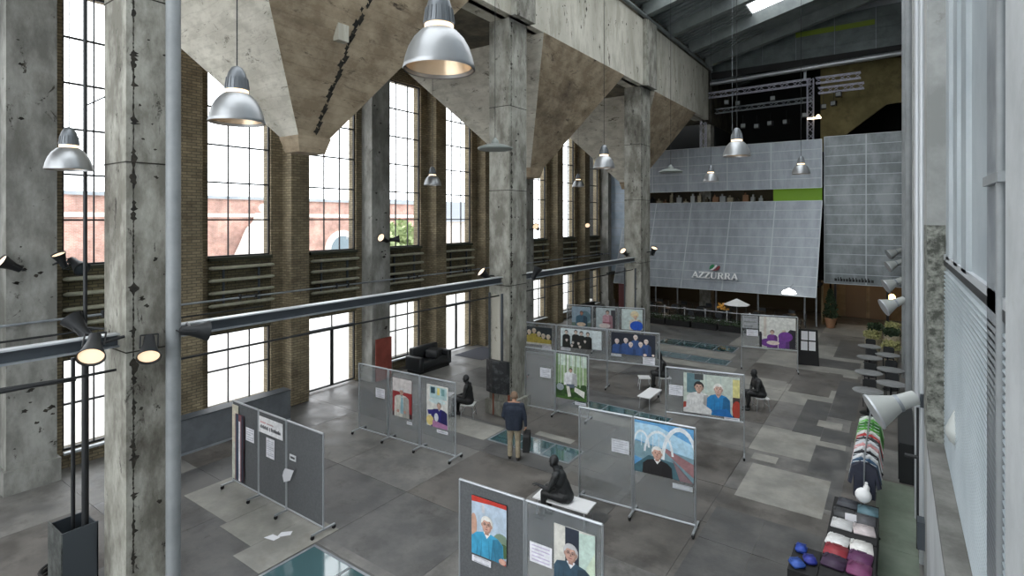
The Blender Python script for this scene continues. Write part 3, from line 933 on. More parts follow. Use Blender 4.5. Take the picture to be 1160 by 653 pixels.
part('red_leaf', MB().prism([(1.22, 0.52), (1.40, 0.60), (1.52, 0.77), (1.64, 0.84), (1.68, 0.72), (1.56, 0.57), (1.38, 0.50)], -0.1, -0.04, 'y'), plain('sign_red', srgb(110, 28, 34), 0.5), sgn)
# dim sign over the passage
t = thing('passage_sign', 'dim black lettering on the fascia above the warm lit passage', 'sign', (-2.9, 36.86, 2.66))
rr = random.Random(2)
x = 0.0
for i in range(13):
    w = rr.uniform(0.07, 0.13)
    part('letter', MB().box(x, x + w, -0.03, 0, 0.0, 0.15).box(x, x + w * .5, -0.03, 0, 0.15, rr.choice([0.16, 0.24])), BLACK, t)
    x += w + 0.04

# restaurant: glazing bars, dark interior, railing
part('restaurant_back', MB().box(-17.0, -3.6, 41.5, 41.6, 0, 2.6), plain('dark_olive_wall', srgb(56, 50, 36), 0.8), wall_far)
for k, x in enumerate((-15.2, -13.4, -11.9, -9.4, -6.9, -4.35, -3.75)):
    part('glazing_post', MB().box(x - 0.04, x + 0.04, 36.0, 36.08, 0, 2.4), STEEL_L, wall_far)
t = thing('terrace_railing', 'thin metal railing with dark planters closing off the restaurant terrace', 'railing', (-12.6, 32.0, 0))
part('top_rail', MB().tube((0, 0, 1.0), (7.4, 0, 1.0), 0.022, 8), STEEL_E, t)
part('lower_rail', MB().tube((0, 0, 0.5), (7.4, 0, 0.5), 0.015, 8), STEEL_E, t)
for i in range(7):
    part('post', MB().tube((i * 1.2 + 0.05, 0, 0), (i * 1.2 + 0.05, 0, 1.0), 0.025, 8).ball((i * 1.2 + 0.05, 0, 1.05), 0.06), STEEL_E, t)
for i in range(5):
    p = thing('planter_box', 'black planter box with low dark hedge along the railing, %s from the left' % ORD[i], 'planter', (-11.9 + i * 1.5, 31.7, 0), 0, 'planters by the railing')
    part('box', MB().box(-0.7, 0.7, -0.2, 0.2, 0, 0.32), BLACK, p)
    hd = MB()
    rr = random.Random(40 + i)
    for q in range(260):
        c = Vector((rr.uniform(-0.68, 0.68), rr.uniform(-0.2, 0.2), rr.uniform(0.3, 0.62)))
        a = Vector((rr.uniform(-1, 1), rr.uniform(-1, 1), rr.uniform(-.2, 1))).normalized() * 0.09
        b = a.orthogonal().normalized() * 0.035
        hd.add([c, c + a * .5 + b, c + a, c + a * .5 - b], [(0, 1, 2, 3)])
    stuff(part('hedge_leaves', hd, GREEND, p))

def chair(loc, rz, label, mat=BLACKM, group='black chairs of the restaurant'):
    t = thing('bistro_chair', label, 'chair', loc, rz, group)
    cpart(('ch_seat', mat.name), 'seat', lambda mb: mb.box(-0.2, 0.2, -0.2, 0.2, 0.43, 0.46), mat, t)
    cpart(('ch_back', mat.name), 'backrest', lambda mb: mb.prism([(-0.19, 0.6), (0.19, 0.6), (0.16, 0.86), (-0.16, 0.86)], 0.19, 0.215, 'y'), mat, t)
    for sx_ in (-1, 1):
        cpart(('ch_leg', mat.name), 'leg', lambda mb: mb.tube((0, 0, 0), (0, 0.02, 0.44), 0.014, 6), mat, t, loc=(sx_ * 0.18, -0.18, 0))
        cpart(('ch_rleg', mat.name), 'leg', lambda mb: mb.tube((0, 0.03, 0), (0, 0, 0.45), 0.014, 6).tube((0, 0, 0.45), (0, 0.04, 0.82), 0.014, 6), mat, t, loc=(sx_ * 0.18, 0.18, 0))
    return t

def bistro(loc, label, r=0.42, group='round tables by the right wall', mat=None):
    mat = mat or noisy_top
    t = thing('bistro_table', label, 'table', loc, 0, group)
    cpart(('bt', r), 'table_top', lambda mb: mb.lathe([(r - 0.01, 0.72), (r, 0.73), (r, 0.745), (r - 0.01, 0.75)], 28), mat, t, True)
    cpart(('bp', r), 'pedestal', lambda mb: mb.lathe([(0.035, 0.03), (0.03, 0.7), (0.12, 0.72)], 12), BLACKM, t, True)
    cpart(('bb', r), 'base', lambda mb: mb.lathe([(0.24, 0), (0.24, 0.02), (0.04, 0.05)], 20), BLACKM, t, True)
    return t
CHAIRM = plain('dark_chair_metal', srgb(62, 66, 70), 0.35, 0.5)
noisy_top = noisy('grey_table_top', srgb(120, 122, 122), srgb(136, 138, 138), 5, 0.5, bump=0.02)
DARKTOP = plain('dark_table_top', srgb(44, 44, 46), 0.4)
k = 0
for i in range(6):
    for j in range(2):
        x, y = -13.0 + i * 1.6, 33.05 + j * 1.95
        bistro((x, y, 0), 'dark restaurant table below the canopy, %s from left in the %s row' % (ORD[i], ('front', 'rear')[j]), 0.36, 'restaurant tables', DARKTOP)
        for q, (dx, dy, rz) in enumerate(((0, -0.62, R(180)), (0, 0.62, 0), (0.62, 0, R(-90)))):
            chair((x + dx, y + dy, 0), rz + 0.2 * (q - 1), 'dark chair on the %s side of the %s %s-row restaurant table from left' % (('near', 'far', 'right')[q], ORD[i], ('front', 'rear')[j]), CHAIRM)
def parasol(loc, label, h=1.75, r=0.85):
    t = thing('white_parasol', label, 'parasol', loc, 0.3)
    part('pole', MB().tube((0, 0, 0), (0, 0, h), 0.025, 8), STEEL_L, t)
    part('canopy', MB().lathe([(r, h - 0.34), (r * 0.98, h - 0.31), (0.03, h), (0.02, h - 0.03), (r * 0.96, h - 0.35)], 8, cap=False), WHITE, t)
    part('base', MB().lathe([(0.25, 0), (0.25, 0.05), (0.05, 0.08)], 16), BLACKM, t)
parasol((-7.4, 32.75, 0), 'white parasol opened among the restaurant tables', 1.72, 0.7)
t = thing('dome_lamp', 'bright white domed lamp hanging under the canopy edge', 'lamp', (-4.75, 33.0, 2.2))
part('shade', MB().lathe([(0.36, 0.0), (0.34, 0.08), (0.24, 0.18), (0.1, 0.23), (0.02, 0.29)], 24), GLOW_X, t, True)
part('cable', MB().tube((0, 0, 0.28), (0, 1.9, 0.4), 0.012, 6), BLACKM, t)
for i, x in enumerate((-13.6, -10.6, -7.6, -5.0)):  # globes added to brighten the dim interior
    t = thing('added_globe_lamp', 'small warm globe lamp added to light the restaurant, %s from left' % ORD[i], 'lamp', (x, 38.6, 2.12), 0, 'added restaurant lamps')
    part('globe', MB().ball((0, 0, 0), 0.12, 12), GLOW_R, t, True)
    part('cord', MB().tube((0, 0, 0.1), (0, 0, 0.49), 0.008, 6), BLACKM, t)
t = thing('yellow_flowers', 'bunch of orange yellow flowers on a restaurant table', 'flowers', (-8.2, 33.05, 0.752))
part('vase', MB().lathe([(0.06, 0), (0.09, 0.1), (0.05, 0.22)], 12), BLACKM, t)
fb = MB()
rr = random.Random(8)
for q in range(40):
    fb.ball((rr.uniform(-.3, .3), rr.uniform(-.2, .2), rr.uniform(0.2, 0.6)), rr.uniform(0.04, 0.08), 6)
stuff(part('blossoms', fb, plain('blossom_orange', srgb(214, 160, 70), 0.7), t))

# passage under the side cladding
part('passage_back', MB().box(-3.4, 0.55, 41.0, 41.1, 0, 2.6), WARM, wall_far)
part('passage_side', MB().box(-3.6, -3.5, 37.0, 41.0, 0, 2.6), WARM, wall_far)
for i, x in enumerate((-2.6, -1.3)):
    part('passage_door', MB().box(x, x + 1.1, 40.9, 41.0, 0, 2.3).box(x + 0.95, x + 0.99, 40.84, 40.9, 0.9, 1.3), plain('door_brown', srgb(104, 84, 58), 0.5), wall_far)
for i, x in enumerate((-2.9, -0.35)):
    part('passage_post', MB().box(x - 0.06, x + 0.06, 37.3, 37.42, 0, 2.6), BLACKM, wall_far)
t = thing('passage_lamp', 'small orange wall lamp glowing in the passage at right', 'lamp', (-0.15, 38.2, 1.75))
part('globe', MB().ball((0, 0, 0), 0.17, 14, s=(1, 1, 1.2)), GLOW_O, t, True)
part('stem', MB().tube((0, 0, 0.15), (0, 0, 0.84), 0.015, 6), BLACKM, t)
t = thing('passage_ceiling_lamp', 'warm strip lamp on the ceiling of the passage', 'lamp', (-2.0, 39.5, 2.58))
part('diffuser', MB().box(-0.6, 0.6, -0.08, 0.08, -0.05, 0), plain('warm_strip', (1, .8, .5), 0.5, emit=(1, 0.78, 0.48), es=4), t)
part('housing', MB().box(-0.64, 0.64, -0.11, 0.11, 0, 0.035), BLACKM, t)
t = thing('potted_conifer', 'slim dark conifer in a terracotta pot beside the passage', 'plant', (-3.05, 36.2, 0))
part('pot', MB().lathe([(0.2, 0), (0.3, 0.5), (0.33, 0.5), (0.33, 0.58), (0.27, 0.58), (0.25, 0.5)], 18), TERRA, t, True)
fo = MB()
rr = random.Random(4)
for q in range(900):
    z = rr.random()
    r_ = 0.42 * (1 - z) ** 0.8 * math.sqrt(rr.random())
    a0 = rr.uniform(0, 6.3)
    c = Vector((r_ * math.cos(a0), r_ * math.sin(a0), 0.55 + z * 1.6))
    a = Vector((rr.uniform(-1, 1), rr.uniform(-1, 1), rr.uniform(0, 1))).normalized() * 0.16
    b = a.orthogonal().normalized() * 0.045
    fo.add([c, c + a * .5 + b, c + a, c + a * .5 - b], [(0, 1, 2, 3)])
stuff(part('foliage', fo, GREEND, t))
part('trunk', MB().tube((0, 0, 0.5), (0, 0, 1.9), 0.04, 8, 0.015), TERRA, t)
# dark red curtain/doors left of the restaurant
OXB = plain('oxblood', srgb(84, 34, 36), 0.6)
d1 = struct(link('door_1', None))
part('door_leaf', MB().box(-15.9, -15.22, 35.5, 35.56, 0, 2.1), OXB, d1)
part('door_leaf', MB().box(-15.18, -14.5, 35.5, 35.56, 0, 2.1), OXB, d1)
t = thing('lounge_sofa', 'dark sofa under the far windows', 'sofa', (-15.85, 31.5, 0), R(90))
part('seat', MB().box(-0.9, 0.9, -0.35, 0.35, 0.1, 0.42), LEATHER, t)
part('base', MB().box(-0.85, 0.85, -0.3, 0.5, 0, 0.1), BLACK, t)
part('backrest', MB().box(-0.9, 0.9, 0.35, 0.55, 0.1, 0.85), LEATHER, t)
part('armrest', MB().box(-1.08, -0.9, -0.35, 0.55, 0.1, 0.62), LEATHER, t)
part('armrest', MB().box(0.9, 1.08, -0.35, 0.55, 0.1, 0.62), LEATHER, t)

# upper back: gable, black beam, duct, olive concrete wall
gx = [-10.0, -8.45, -6.9, -5.0, -2.95, -0.9, 1.0]
for i in range(len(gx) - 1):
    for j in range(4):
        x0, x1 = gx[i] + 0.012, gx[i + 1] - 0.012
        z0 = 16.0 + j * 0.62
        zt0, zt1 = min(z0 + 0.605, RB(x0) + 0.62), min(z0 + 0.605, RB(x1) + 0.62)
        if zt1 <= z0 + 0.05:
            continue
        zt0 = max(zt0, z0 + 0.01)
        part('gable_sheet', MB().prism([(x0, z0), (x1, z0), (x1, zt1), (x0, zt0)], 37.4, 37.45, 'y'), GABLE, wall_far)
part('gable_backing', MB().prism([(-10.3, 15.9), (1.2, 15.9), (1.2, 19.4), (-10.3, 16.6)], 37.5, 37.6, 'y'), SEAM, wall_far)
for (x0, x1) in ((-5.0, -2.95), (-2.9, -0.95)):
    part('lime_glazing', MB().box(x0, x1, 37.34, 37.39, 17.45, 17.75), LIMED, wall_far)
part('black_girder', MB().box(-10, 0.5, 37.0, 37.35, 15.55, 15.98), BLACK, wall_far)
t = thing('ventilation_duct', 'long silver ventilation duct crossing above the lighting truss', 'duct', (0, 36.95, 15.3))
part('duct', MB().tube((-10.0, 0, -0.05), (0.5, 0, 0.2), 0.16, 18), ALU, t, True)
part('thin_duct', MB().tube((-10.0, 0.3, 0.25), (-4.5, 0.3, 0.35), 0.07, 10).box(-4.55, -4.4, 0.2, 0.4, -0.5, 0.42), STEEL_L, t)
ow = MB()
ow.prism([(-3.75, 15.6), (0.55, 15.6), (0.55, 13.0), (-0.4, 12.95), (-3.75, 10.3)], 38.2, 38.4, 'y')
part('olive_concrete', ow, OLIVE, wall_far)

# lighting truss
def truss(mb, p0, p1, w=0.3, r=0.025, n=None):
    p0, p1 = Vector(p0), Vector(p1)
    d = (p1 - p0); L = d.length; d.normalize()
    u = Vector((0, 1, 0)); v = d.cross(u).normalized()
    cs = [(-w / 2, -w / 2), (w / 2, -w / 2), (w / 2, w / 2), (-w / 2, w / 2)]
    P = lambda i, s_: p0 + d * s_ + u * cs[i][0] + v * cs[i][1]
    for i in range(4):
        mb.tube(P(i, 0), P(i, L), r, 6)
    n = n or max(2, int(L / 0.35))
    for k in range(n):
        for i in range(4):
            j = (i + 1) % 4
            a, b = (P(i, L * k / n), P(j, L * (k + 1) / n)) if k % 2 else (P(j, L * k / n), P(i, L * (k + 1) / n))
            mb.tube(a, b, r * .5, 4)
t = thing('lighting_truss', 'silver lattice lighting truss on two towers above the grey band', 'truss', (0, 36.72, 0))
for nm, a, b in (('cross_truss', (-10.55, 0, 14.42), (-4.1, 0, 14.5)), ('side_truss', (-3.85, 0, 14.5), (-1.6, 0, 14.5)), ('side_truss', (-3.75, 0.3, 13.95), (-1.45, 0.3, 13.95)),
                 ('tower', (-4.13, 0, 10.36), (-4.13, 0, 14.65)), ('tower', (-10.4, 0, 10.36), (-10.4, 0, 14.6))):
    mb = MB(); truss(mb, a, b, 0.32)
    part(nm, mb, plain('truss_alu', srgb(178, 178, 192), 0.4, 0.5), t)
mb = MB(); truss(mb, (-10.0, 1.4, 13.6), (-4.2, 1.4, 13.7), 0.28)
part('rear_truss', mb, STEEL_L, t)
rr = random.Random(6)
for i, (x, y, z) in enumerate(((-9.0, 37.0, 13.9), (-7.9, 36.6, 12.2), (-7.2, 37.2, 12.2), (-6.4, 37.2, 12.3), (-5.5, 37.2, 12.3), (-4.5, 37.2, 12.6), (-8.2, 36.75, 13.7), (-6.2, 36.75, 13.75), (-2.7, 37.0, 13.6), (-3.5, 37.2, 13.0), (-3.0, 37.6, 13.2))):
    t = thing('stage_light', 'small stage light hanging from the truss, %s of its row' % ORD[i], 'stage light', (x, y, z), rr.uniform(-.4, .4), 'stage lights')
    part('can', MB().box(-0.14, 0.14, -0.16, 0.16, -0.14, 0.14), BLACKM, t)
    part('lens', MB().box(-0.12, 0.12, -0.175, -0.16, -0.11, 0.11), plain('stage_lens', srgb(120, 124, 124), 0.3), t)
    part('hanger', MB().tube((0, 0, 0.14), (0, 0, 0.7), 0.012, 6), BLACKM, t)
t = thing('lit_stage_lamp', 'glowing lamp on the right tower of the truss', 'stage light', (-3.75, 36.5, 12.3))
part('lamp', MB().box(-0.5, 0.2, -0.05, 0.05, -0.09, 0.0).ball((0.05, 0, 0.05), 0.1), plain('lamp_warm', (1, .9, .7), 0.4, emit=(1, .8, .5), es=3), t)
part('bracket', MB().tube((-0.3, 0.1, 0), (-0.3, 0.2, 0.3), 0.015), BLACKM, t)

# ------------------------------------------------------------------ display screens and pictures
PAINT = {}
def paint(c):
    if c not in PAINT:
        d = tuple(v * 0.84 for v in srgb(*c)); e = tuple(min(1, v * 1.1) for v in srgb(*c))
        PAINT[c] = noisy('print_%02x%02x%02x' % c, d, e, 9.0, 0.55, bump=0)
    return PAINT[c]

def picture(screen, x0, x1, z0, z1, label, shapes, bgc, cat='portrait', name='portrait_print', y=-0.022, group='portraits on the screens', th=0.012, edge=None):
    w, h = x1 - x0, z1 - z0
    mats, idx = [], {}
    def mi(c):
        if c not in idx:
            idx[c] = len(mats); mats.append(paint(c))
        return idx[c]
    mb = MB()
    mb.box(0, w, -th, 0, 0, h, mi(edge or bgc))
    k = 0
    clamp = lambda v: min(1.0, max(0.0, v))
    if edge:
        shapes = [('r', bgc, 0, 0, 1, 1)] + list(shapes)
    for s_ in shapes:
        k += 1
        yy = -th - 0.0005 * k
        if s_[0] == 'p':
            pts = s_[2]
        elif s_[0] == 'r':
            a, b, c, d = s_[2:6]
            pts = [(a, b), (c, b), (c, d), (a, d)]
        else:
            cx, cy, rx, ry = s_[2:6]
            pts = [(cx + rx * math.cos(2 * math.pi * i / 18), cy + ry * math.sin(2 * math.pi * i / 18)) for i in range(18)]
        pts = [(clamp(u) * w, yy, clamp(v) * h) for u, v in pts]
        mb.add(pts, [tuple(range(len(pts)))], mi(s_[1]))
    o = part(name, mb, mats)
    M = Matrix.Translation(screen.location) @ Matrix.Rotation(screen.rotation_euler.z, 4, 'Z') @ Matrix.Translation((x0, y, z0))
    o.matrix_world = M
    return tag(o, label, cat, group)

def sheet(screen, x0, x1, z0, z1, label, lines=5, col=(226, 226, 232), ink=(170, 172, 182), y=-0.022, extra=(), cat='notice'):
    sh = []
    for i in range(lines):
        v = 0.85 - 0.7 * i / max(1, lines - 1) if lines > 1 else 0.5
        sh.append(('r', ink, 0.1, v - 0.2 / lines / 1.4, 0.9 - 0.25 * (i % 3 == 2), v + 0.2 / lines / 1.4))
    sh += list(extra)
    return picture(screen, x0, x1, z0, z1, label, sh, col, cat, 'paper_notice', y, 'paper notices on the screens', 0.003)

def head(cx, cy, s, ar, skin=(214, 172, 150), hair=(222, 220, 216), shirt=(40, 44, 60), collar=None, glasses=False, hairs=1.18, body=True, bw=1.0, bottom=0.0):
    """ar = picture width / height so that faces stay round"""
    x = lambda v: v / ar
    L = []
    if body:
        L.append(('p', shirt, [(cx - x(2.3 * s * bw), bottom), (cx - x(2.2 * s * bw), cy - 1.9 * s), (cx - x(1.5 * s * bw), cy - 1.25 * s), (cx - x(0.5 * s), cy - 0.95 * s), (cx + x(0.5 * s), cy - 0.95 * s),
                               (cx + x(1.5 * s * bw), cy - 1.25 * s), (cx + x(2.2 * s * bw), cy - 1.9 * s), (cx + x(2.3 * s * bw), bottom)]))
        if collar:
            L.append(('p', collar, [(cx - x(0.55 * s), cy - 0.95 * s), (cx, cy - 1.7 * s), (cx + x(0.55 * s), cy - 0.95 * s), (cx, cy - 0.7 * s)]))
    dk = lambda c, k: tuple(max(0, min(255, int(v * k))) for v in c)
    if body:                                   # folds and the shaded side of the clothes
        L.append(('p', dk(shirt, 0.78), [(cx + x(0.6 * s), bottom), (cx + x(0.9 * s), cy - 1.5 * s), (cx + x(1.5 * s * bw), cy - 1.3 * s), (cx + x(2.15 * s * bw), cy - 1.95 * s), (cx + x(2.25 * s * bw), bottom)]))
        for q in (-1.5, -0.9, 0.3, 1.2):
            L.append(('p', dk(shirt, 0.66), [(cx + x(q * s * bw), bottom), (cx + x((q + 0.1) * s * bw), bottom), (cx + x(q * 0.8 * s * bw), cy - 1.7 * s)]))
    L.append(('e', dk(hair, 0.92), cx, cy + 0.2 * s, x(0.80 * s * hairs), 0.84 * s * hairs))
    L.append(('e', hair, cx - x(0.08 * s), cy + 0.34 * s, x(0.68 * s * hairs), 0.72 * s * hairs))
    L.append(('r', dk(skin, 0.78), cx - x(0.3 * s), cy - 1.2 * s, cx + x(0.3 * s), cy - 0.5 * s))
    for q in (-1, 1):
        L.append(('e', dk(skin, 0.85), cx + x(q * 0.72 * s), cy - 0.02 * s, x(0.13 * s), 0.22 * s))
    L.append(('e', dk(skin, 0.84), cx, cy - 0.08 * s, x(0.71 * s), 0.93 * s))
    L.append(('e', skin, cx - x(0.09 * s), cy - 0.05 * s, x(0.58 * s), 0.84 * s))
    L.append(('p', hair, [(cx - x(0.72 * s), cy + 0.3 * s), (cx - x(0.4 * s), cy + 0.62 * s), (cx + x(0.1 * s), cy + 0.55 * s), (cx + x(0.5 * s), cy + 0.62 * s), (cx + x(0.74 * s), cy + 0.25 * s), (cx + x(0.6 * s), cy + 0.85 * s), (cx, cy + 1.05 * s), (cx - x(0.6 * s), cy + 0.85 * s)]))
    d = dk(skin, 0.70)
    L.append(('p', d, [(cx, cy + 0.1 * s), (cx + x(0.15 * s), cy - 0.28 * s), (cx - x(0.1 * s), cy - 0.28 * s)]))
    L.append(('e', (156, 92, 88), cx - x(0.02 * s), cy - 0.5 * s, x(0.24 * s), 0.06 * s))
    L.append(('e', dk(skin, 0.9), cx, cy - 0.78 * s, x(0.2 * s), 0.08 * s))
    for q in (-1, 1):
        L.append(('r', dk(hair, 0.6), cx + x((q * 0.3 - 0.17) * s), cy + 0.28 * s, cx + x((q * 0.3 + 0.17) * s), cy + 0.34 * s))
        if glasses:
            L.append(('e', (70, 62, 66), cx + x(q * 0.3 * s), cy + 0.12 * s, x(0.24 * s), 0.18 * s))
            L.append(('e', dk(skin, 0.96), cx + x(q * 0.3 * s), cy + 0.12 * s, x(0.2 * s), 0.14 * s))
        L.append(('e', dk(skin, 0.66), cx + x(q * 0.3 * s), cy + 0.13 * s, x(0.15 * s), 0.085 * s))
        L.append(('e', (46, 42, 44), cx + x(q * 0.29 * s), cy + 0.12 * s, x(0.07 * s), 0.055 * s))
    return L

def screen(label, A, B, edges, lo, hi, mat_of, gaps=0.05, feet=None):
    """run of framed panels on castors; edges = panel borders along the run"""
    ax, ay = A; bx, by = B
    rz = math.atan2(by - ay, bx - ax)
    t = thing('display_screen', label, 'display screen', (ax, ay, 0), rz, 'wheeled display screens')
    Lg = math.hypot(bx - ax, by - ay)
    r = 0.016
    nP = len(edges) - 1
    for i in range(nP):
        x0, x1 = edges[i] + (0.02 if i else 0), edges[i + 1] - (0.02 if i < nP - 1 else 0)
        part('panel', MB().box(x0 + r, x1 - r, -0.006, 0.006, lo + r, hi - r), mat_of[i], t)
        f = MB()
        for (p, q) in (((x0, 0, hi), (x1, 0, hi)), ((x0, 0, lo), (x1, 0, lo))):
            f.tube(p, q, r * 1.25, 8)
        part('frame_rail', MB().tube((x0, 0, hi), (x1, 0, hi), r * 1.3, 8), ALU, t)
        part('frame_rail', MB().tube((x0, 0, lo), (x1, 0, lo), r * 1.3, 8), ALU, t)
        part('post', MB().tube((x0, 0, 0.1), (x0, 0, hi), r * 1.1, 8), ALU, t)
        part('post', MB().tube((x1, 0, 0.1), (x1, 0, hi), r * 1.1, 8), ALU, t)
    for x in (feet if feet is not None else edges):
        f = cpart('foot', 'foot', lambda mb: mb.box(-0.022, 0.022, -0.27, 0.27, 0.075, 0.105), ALU, t, loc=(x, 0, 0))
        for q in (-1, 1):
            cpart('castor', 'castor', lambda mb: mb.tube((-0.018, 0, 0.036), (0.018, 0, 0.036), 0.036, 12).box(-0.026, 0.026, -0.012, 0.03, 0.03, 0.076), BLACK, f, loc=(0, q * 0.25, 0))
    return t

TP, DK = MESHP, PANEL_D
S1 = screen('charcoal notice screen of three panels on castors at lower left', (-12.79, 6.66), (-9.32, 6.66), [0, 1.12, 2.2, 3.47], 0.14, 2.0, [DK, DK, DK])
S2 = screen('see-through screen of three panels with two portraits, left of the seated figure', (-12.95, 10.48), (-9.35, 10.67), [0, 1.2, 2.38, 3.61], 0.12, 2.02, [TP, TP, TP])
S3 = screen('two-panel screen cut by the bottom image edge, one panel charcoal', (-5.87, 6.81), (-3.35, 6.95), [0, 1.26, 2.52], 0.12, 2.0, [DK, TP])
S4 = screen('see-through screen of two panels carrying the bridge portrait', (-5.77, 10.77), (-3.27, 11.01), [0, 1.23, 2.51], 0.14, 2.09, [TP, TP])
S5 = screen('single wide screen carrying the portrait of a couple', (-5.22, 14.81), (-3.25, 15.22), [0, 2.01], 0.92, 2.17, [TP])
S6 = screen('see-through screen of two panels with the forest portrait, behind standing man', (-10.01, 14.9), (-7.81, 15.1), [0, 1.11, 2.25], 0.14, 2.06, [TP, TP])
S7 = screen('long screen of three wide panels with group paintings', (-11.95, 17.87), (-6.89, 18.8), [0, 1.26, 3.28, 5.18], 1.03, 2.2, [TP, TP, TP], feet=[0, 3.28, 5.18])
S8 = screen('farthest screen of three portraits, behind the group paintings', (-12.88, 22.61), (-9.34, 23.67), [0.1, 1.32, 2.52, 3.7], 1.1, 2.2, [TP, TP, TP])
S9 = screen('wide screen with the purple portrait in front of the restaurant', (-5.31, 24.33), (-3.24, 24.81), [0, 2.12], 0.9, 2.27, [TP])

# S1
picture(S1, 0.03, 0.30, 0.2, 1.93, 'narrow pale yellow banner at the left end of the charcoal screen', [('r', (196, 190, 172), 0, 0.5, 1, 1)], (190, 192, 180), 'banner', 'banner_print')
picture(S1, 0.20, 0.56, 0.22, 1.75, 'narrow banner of dark and white stripes beside the yellow banner', [('r', (40, 60, 80), 0.1, 0, 0.4, 1), ('r', (225, 225, 228), 0.42, 0, 0.62, 0.9), ('r', (30, 40, 56), 0.75, 0, 1, 1)], (120, 70, 76), 'banner', 'banner_print', y=-0.04)
sheet(S1, 0.62, 0.96, 1.22, 1.52, 'white notice on the left charcoal panel')
picture(S1, 1.18, 2.1, 1.55, 1.9, 'broad white title board with a pale red line and bold dark line',
        [('r', (214, 170, 170), 0.06, 0.62, 0.3, 0.72), ('r', (190, 160, 160), 0.34, 0.62, 0.62, 0.7)] +
        [('r', (70, 70, 78), 0.06 + i * 0.045, 0.28, 0.06 + i * 0.045 + 0.03, 0.46 + 0.05 * (i % 2)) for i in range(8)] + [('r', (70, 70, 78), 0.47, 0.26, 0.5, 0.5)] +
        [('r', (60, 60, 68), 0.54 + i * 0.05, 0.28, 0.54 + i * 0.05 + 0.034, 0.46 + 0.06 * (i % 3 == 0)) for i in range(8)], (228, 228, 230), 'title board', 'title_board')
sheet(S1, 1.46, 1.78, 1.05, 1.48, 'upright white list under the broad title board', 8)
picture(S1, 2.36, 2.58, 1.22, 1.34, 'small framed white label on the right charcoal panel', [('r', (70, 72, 74), 0.15, 0.3, 0.85, 0.7)], (220, 222, 224), 'label', 'paper_label')
t = thing('leaflet', 'curled white leaflet hanging on the right charcoal panel', 'leaflet', (-12.79 + 2.4, 6.62, 0.85))
part('sheet', MB().add([(-0.16, -0.05, -0.12), (0.02, -0.02, -0.05), (0.2, -0.05, 0.22), (0.03, -0.14, 0.26), (-0.1, -0.12, 0.06), (0.0, -0.16, 0.2)], [(0, 1, 2, 3, 4), (3, 5, 4)]), PAPER, t)
for i, (x, y, a) in enumerate(((-10.05, 6.0, 0.3), (-9.95, 6.2, 1.0))):
    tag(part('floor_paper', MB().prism([(-0.14, -0.06), (0.12, -0.08), (0.16, 0.05), (-0.05, 0.09)], 0.006, 0.009, 'z'), PAPER, None, False, (x, y, 0), a), ['larger', 'smaller'][i] + ' white scrap of paper on floor before the charcoal screen', 'paper')

def pic_simple(S, x0, x1, z0, z1, label, bgc, build, edge=None):
    ar = (x1 - x0) / (z1 - z0)
    return picture(S, x0, x1, z0, z1, label, build(ar), bgc, edge=edge)

# S2
sheet(S2, 0.72, 1.08, 1.16, 1.43, 'white notice on the left panel beside the red portrait')
pic_simple(S2, 1.40, 2.12, 0.78, 1.84, 'portrait of a figure in a pale coat before red', (150, 46, 48), lambda ar:
           [('r', (206, 200, 198), 0, 0.66, 1, 1), ('r', (60, 34, 36), 0.0, 0, 1, 0.12)] + head(0.48, 0.66, 0.085, ar, (196, 150, 134), (200, 200, 202), (216, 214, 204), (150, 186, 196), bw=1.35) +
           [('p', (150, 186, 196), [(0.42, 0.1), (0.45, 0.52), (0.56, 0.52), (0.6, 0.1)]), ('e', (196, 150, 134), 0.3, 0.15, 0.07, 0.04), ('e', (196, 150, 134), 0.66, 0.15, 0.07, 0.04)], (90, 40, 42))
pic_simple(S2, 2.66, 3.38, 0.76, 1.86, 'portrait of a figure in a blue jumper under shelves', (214, 212, 206), lambda ar:
           [('r', (170, 196, 198), 0.15, 0.68, 0.95, 0.97), ('r', (40, 70, 80), 0.2, 0.8, 0.4, 0.95), ('r', (214, 196, 110), 0.5, 0.78, 0.62, 0.95), ('r', (110, 150, 150), 0.7, 0.78, 0.85, 0.94), ('e', (196, 214, 214), 0.5, 0.62, 0.4, 0.06)] +
           head(0.6, 0.52, 0.075, ar, (206, 168, 150), (150, 140, 128), (40, 36, 110), (190, 196, 206), bw=1.5) +
           [('p', (40, 36, 110), [(0.05, 0.38), (0.4, 0.42), (0.42, 0.3), (0.1, 0.28)]), ('e', (220, 200, 130), 0.18, 0.14, 0.18, 0.12), ('e', (214, 216, 222), 0.48, 0.24, 0.1, 0.1), ('p', (170, 120, 160), [(0.3, 0.0), (1, 0), (1, 0.1), (0.3, 0.16)])])
sheet(S2, 1.93, 2.12, 0.62, 0.70, 'tiny caption below the red portrait', 1, cat='caption')
sheet(S2, 3.0, 3.38, 0.62, 0.70, 'tiny caption below the blue jumper portrait', 1, cat='caption')
# S3
pic_simple(S3, 0.27, 0.94, 0.9, 1.83, 'portrait of a white haired figure in a bright turquoise jumper', (176, 192, 208), lambda ar:
           [('p', (186, 52, 40), [(0, 0.9), (1, 0.95), (1, 1), (0, 1)]), ('r', (186, 52, 40), 0, 0.93, 1, 1), ('e', (120, 140, 120), 0.85, 0.3, 0.25, 0.2), ('e', (70, 96, 60), 0.92, 0.22, 0.16, 0.12), ('e', (190, 150, 130), 0.06, 0.5, 0.1, 0.2), ('r', (200, 200, 206), 0.3, 0.75, 0.38, 0.9)] +
           head(0.45, 0.56, 0.135, ar, (204, 160, 142), (226, 224, 218), (60, 152, 190), (228, 226, 222), True, bw=1.1) +
           [('r', (180, 60, 44), 0.86, 0, 1, 0.08), ('e', (204, 160, 142), 0.9, 0.05, 0.1, 0.05)], (24, 24, 26))
sheet(S3, 0.27, 0.64, 0.76, 0.86, 'caption strip below the turquoise jumper portrait', 2, cat='caption')
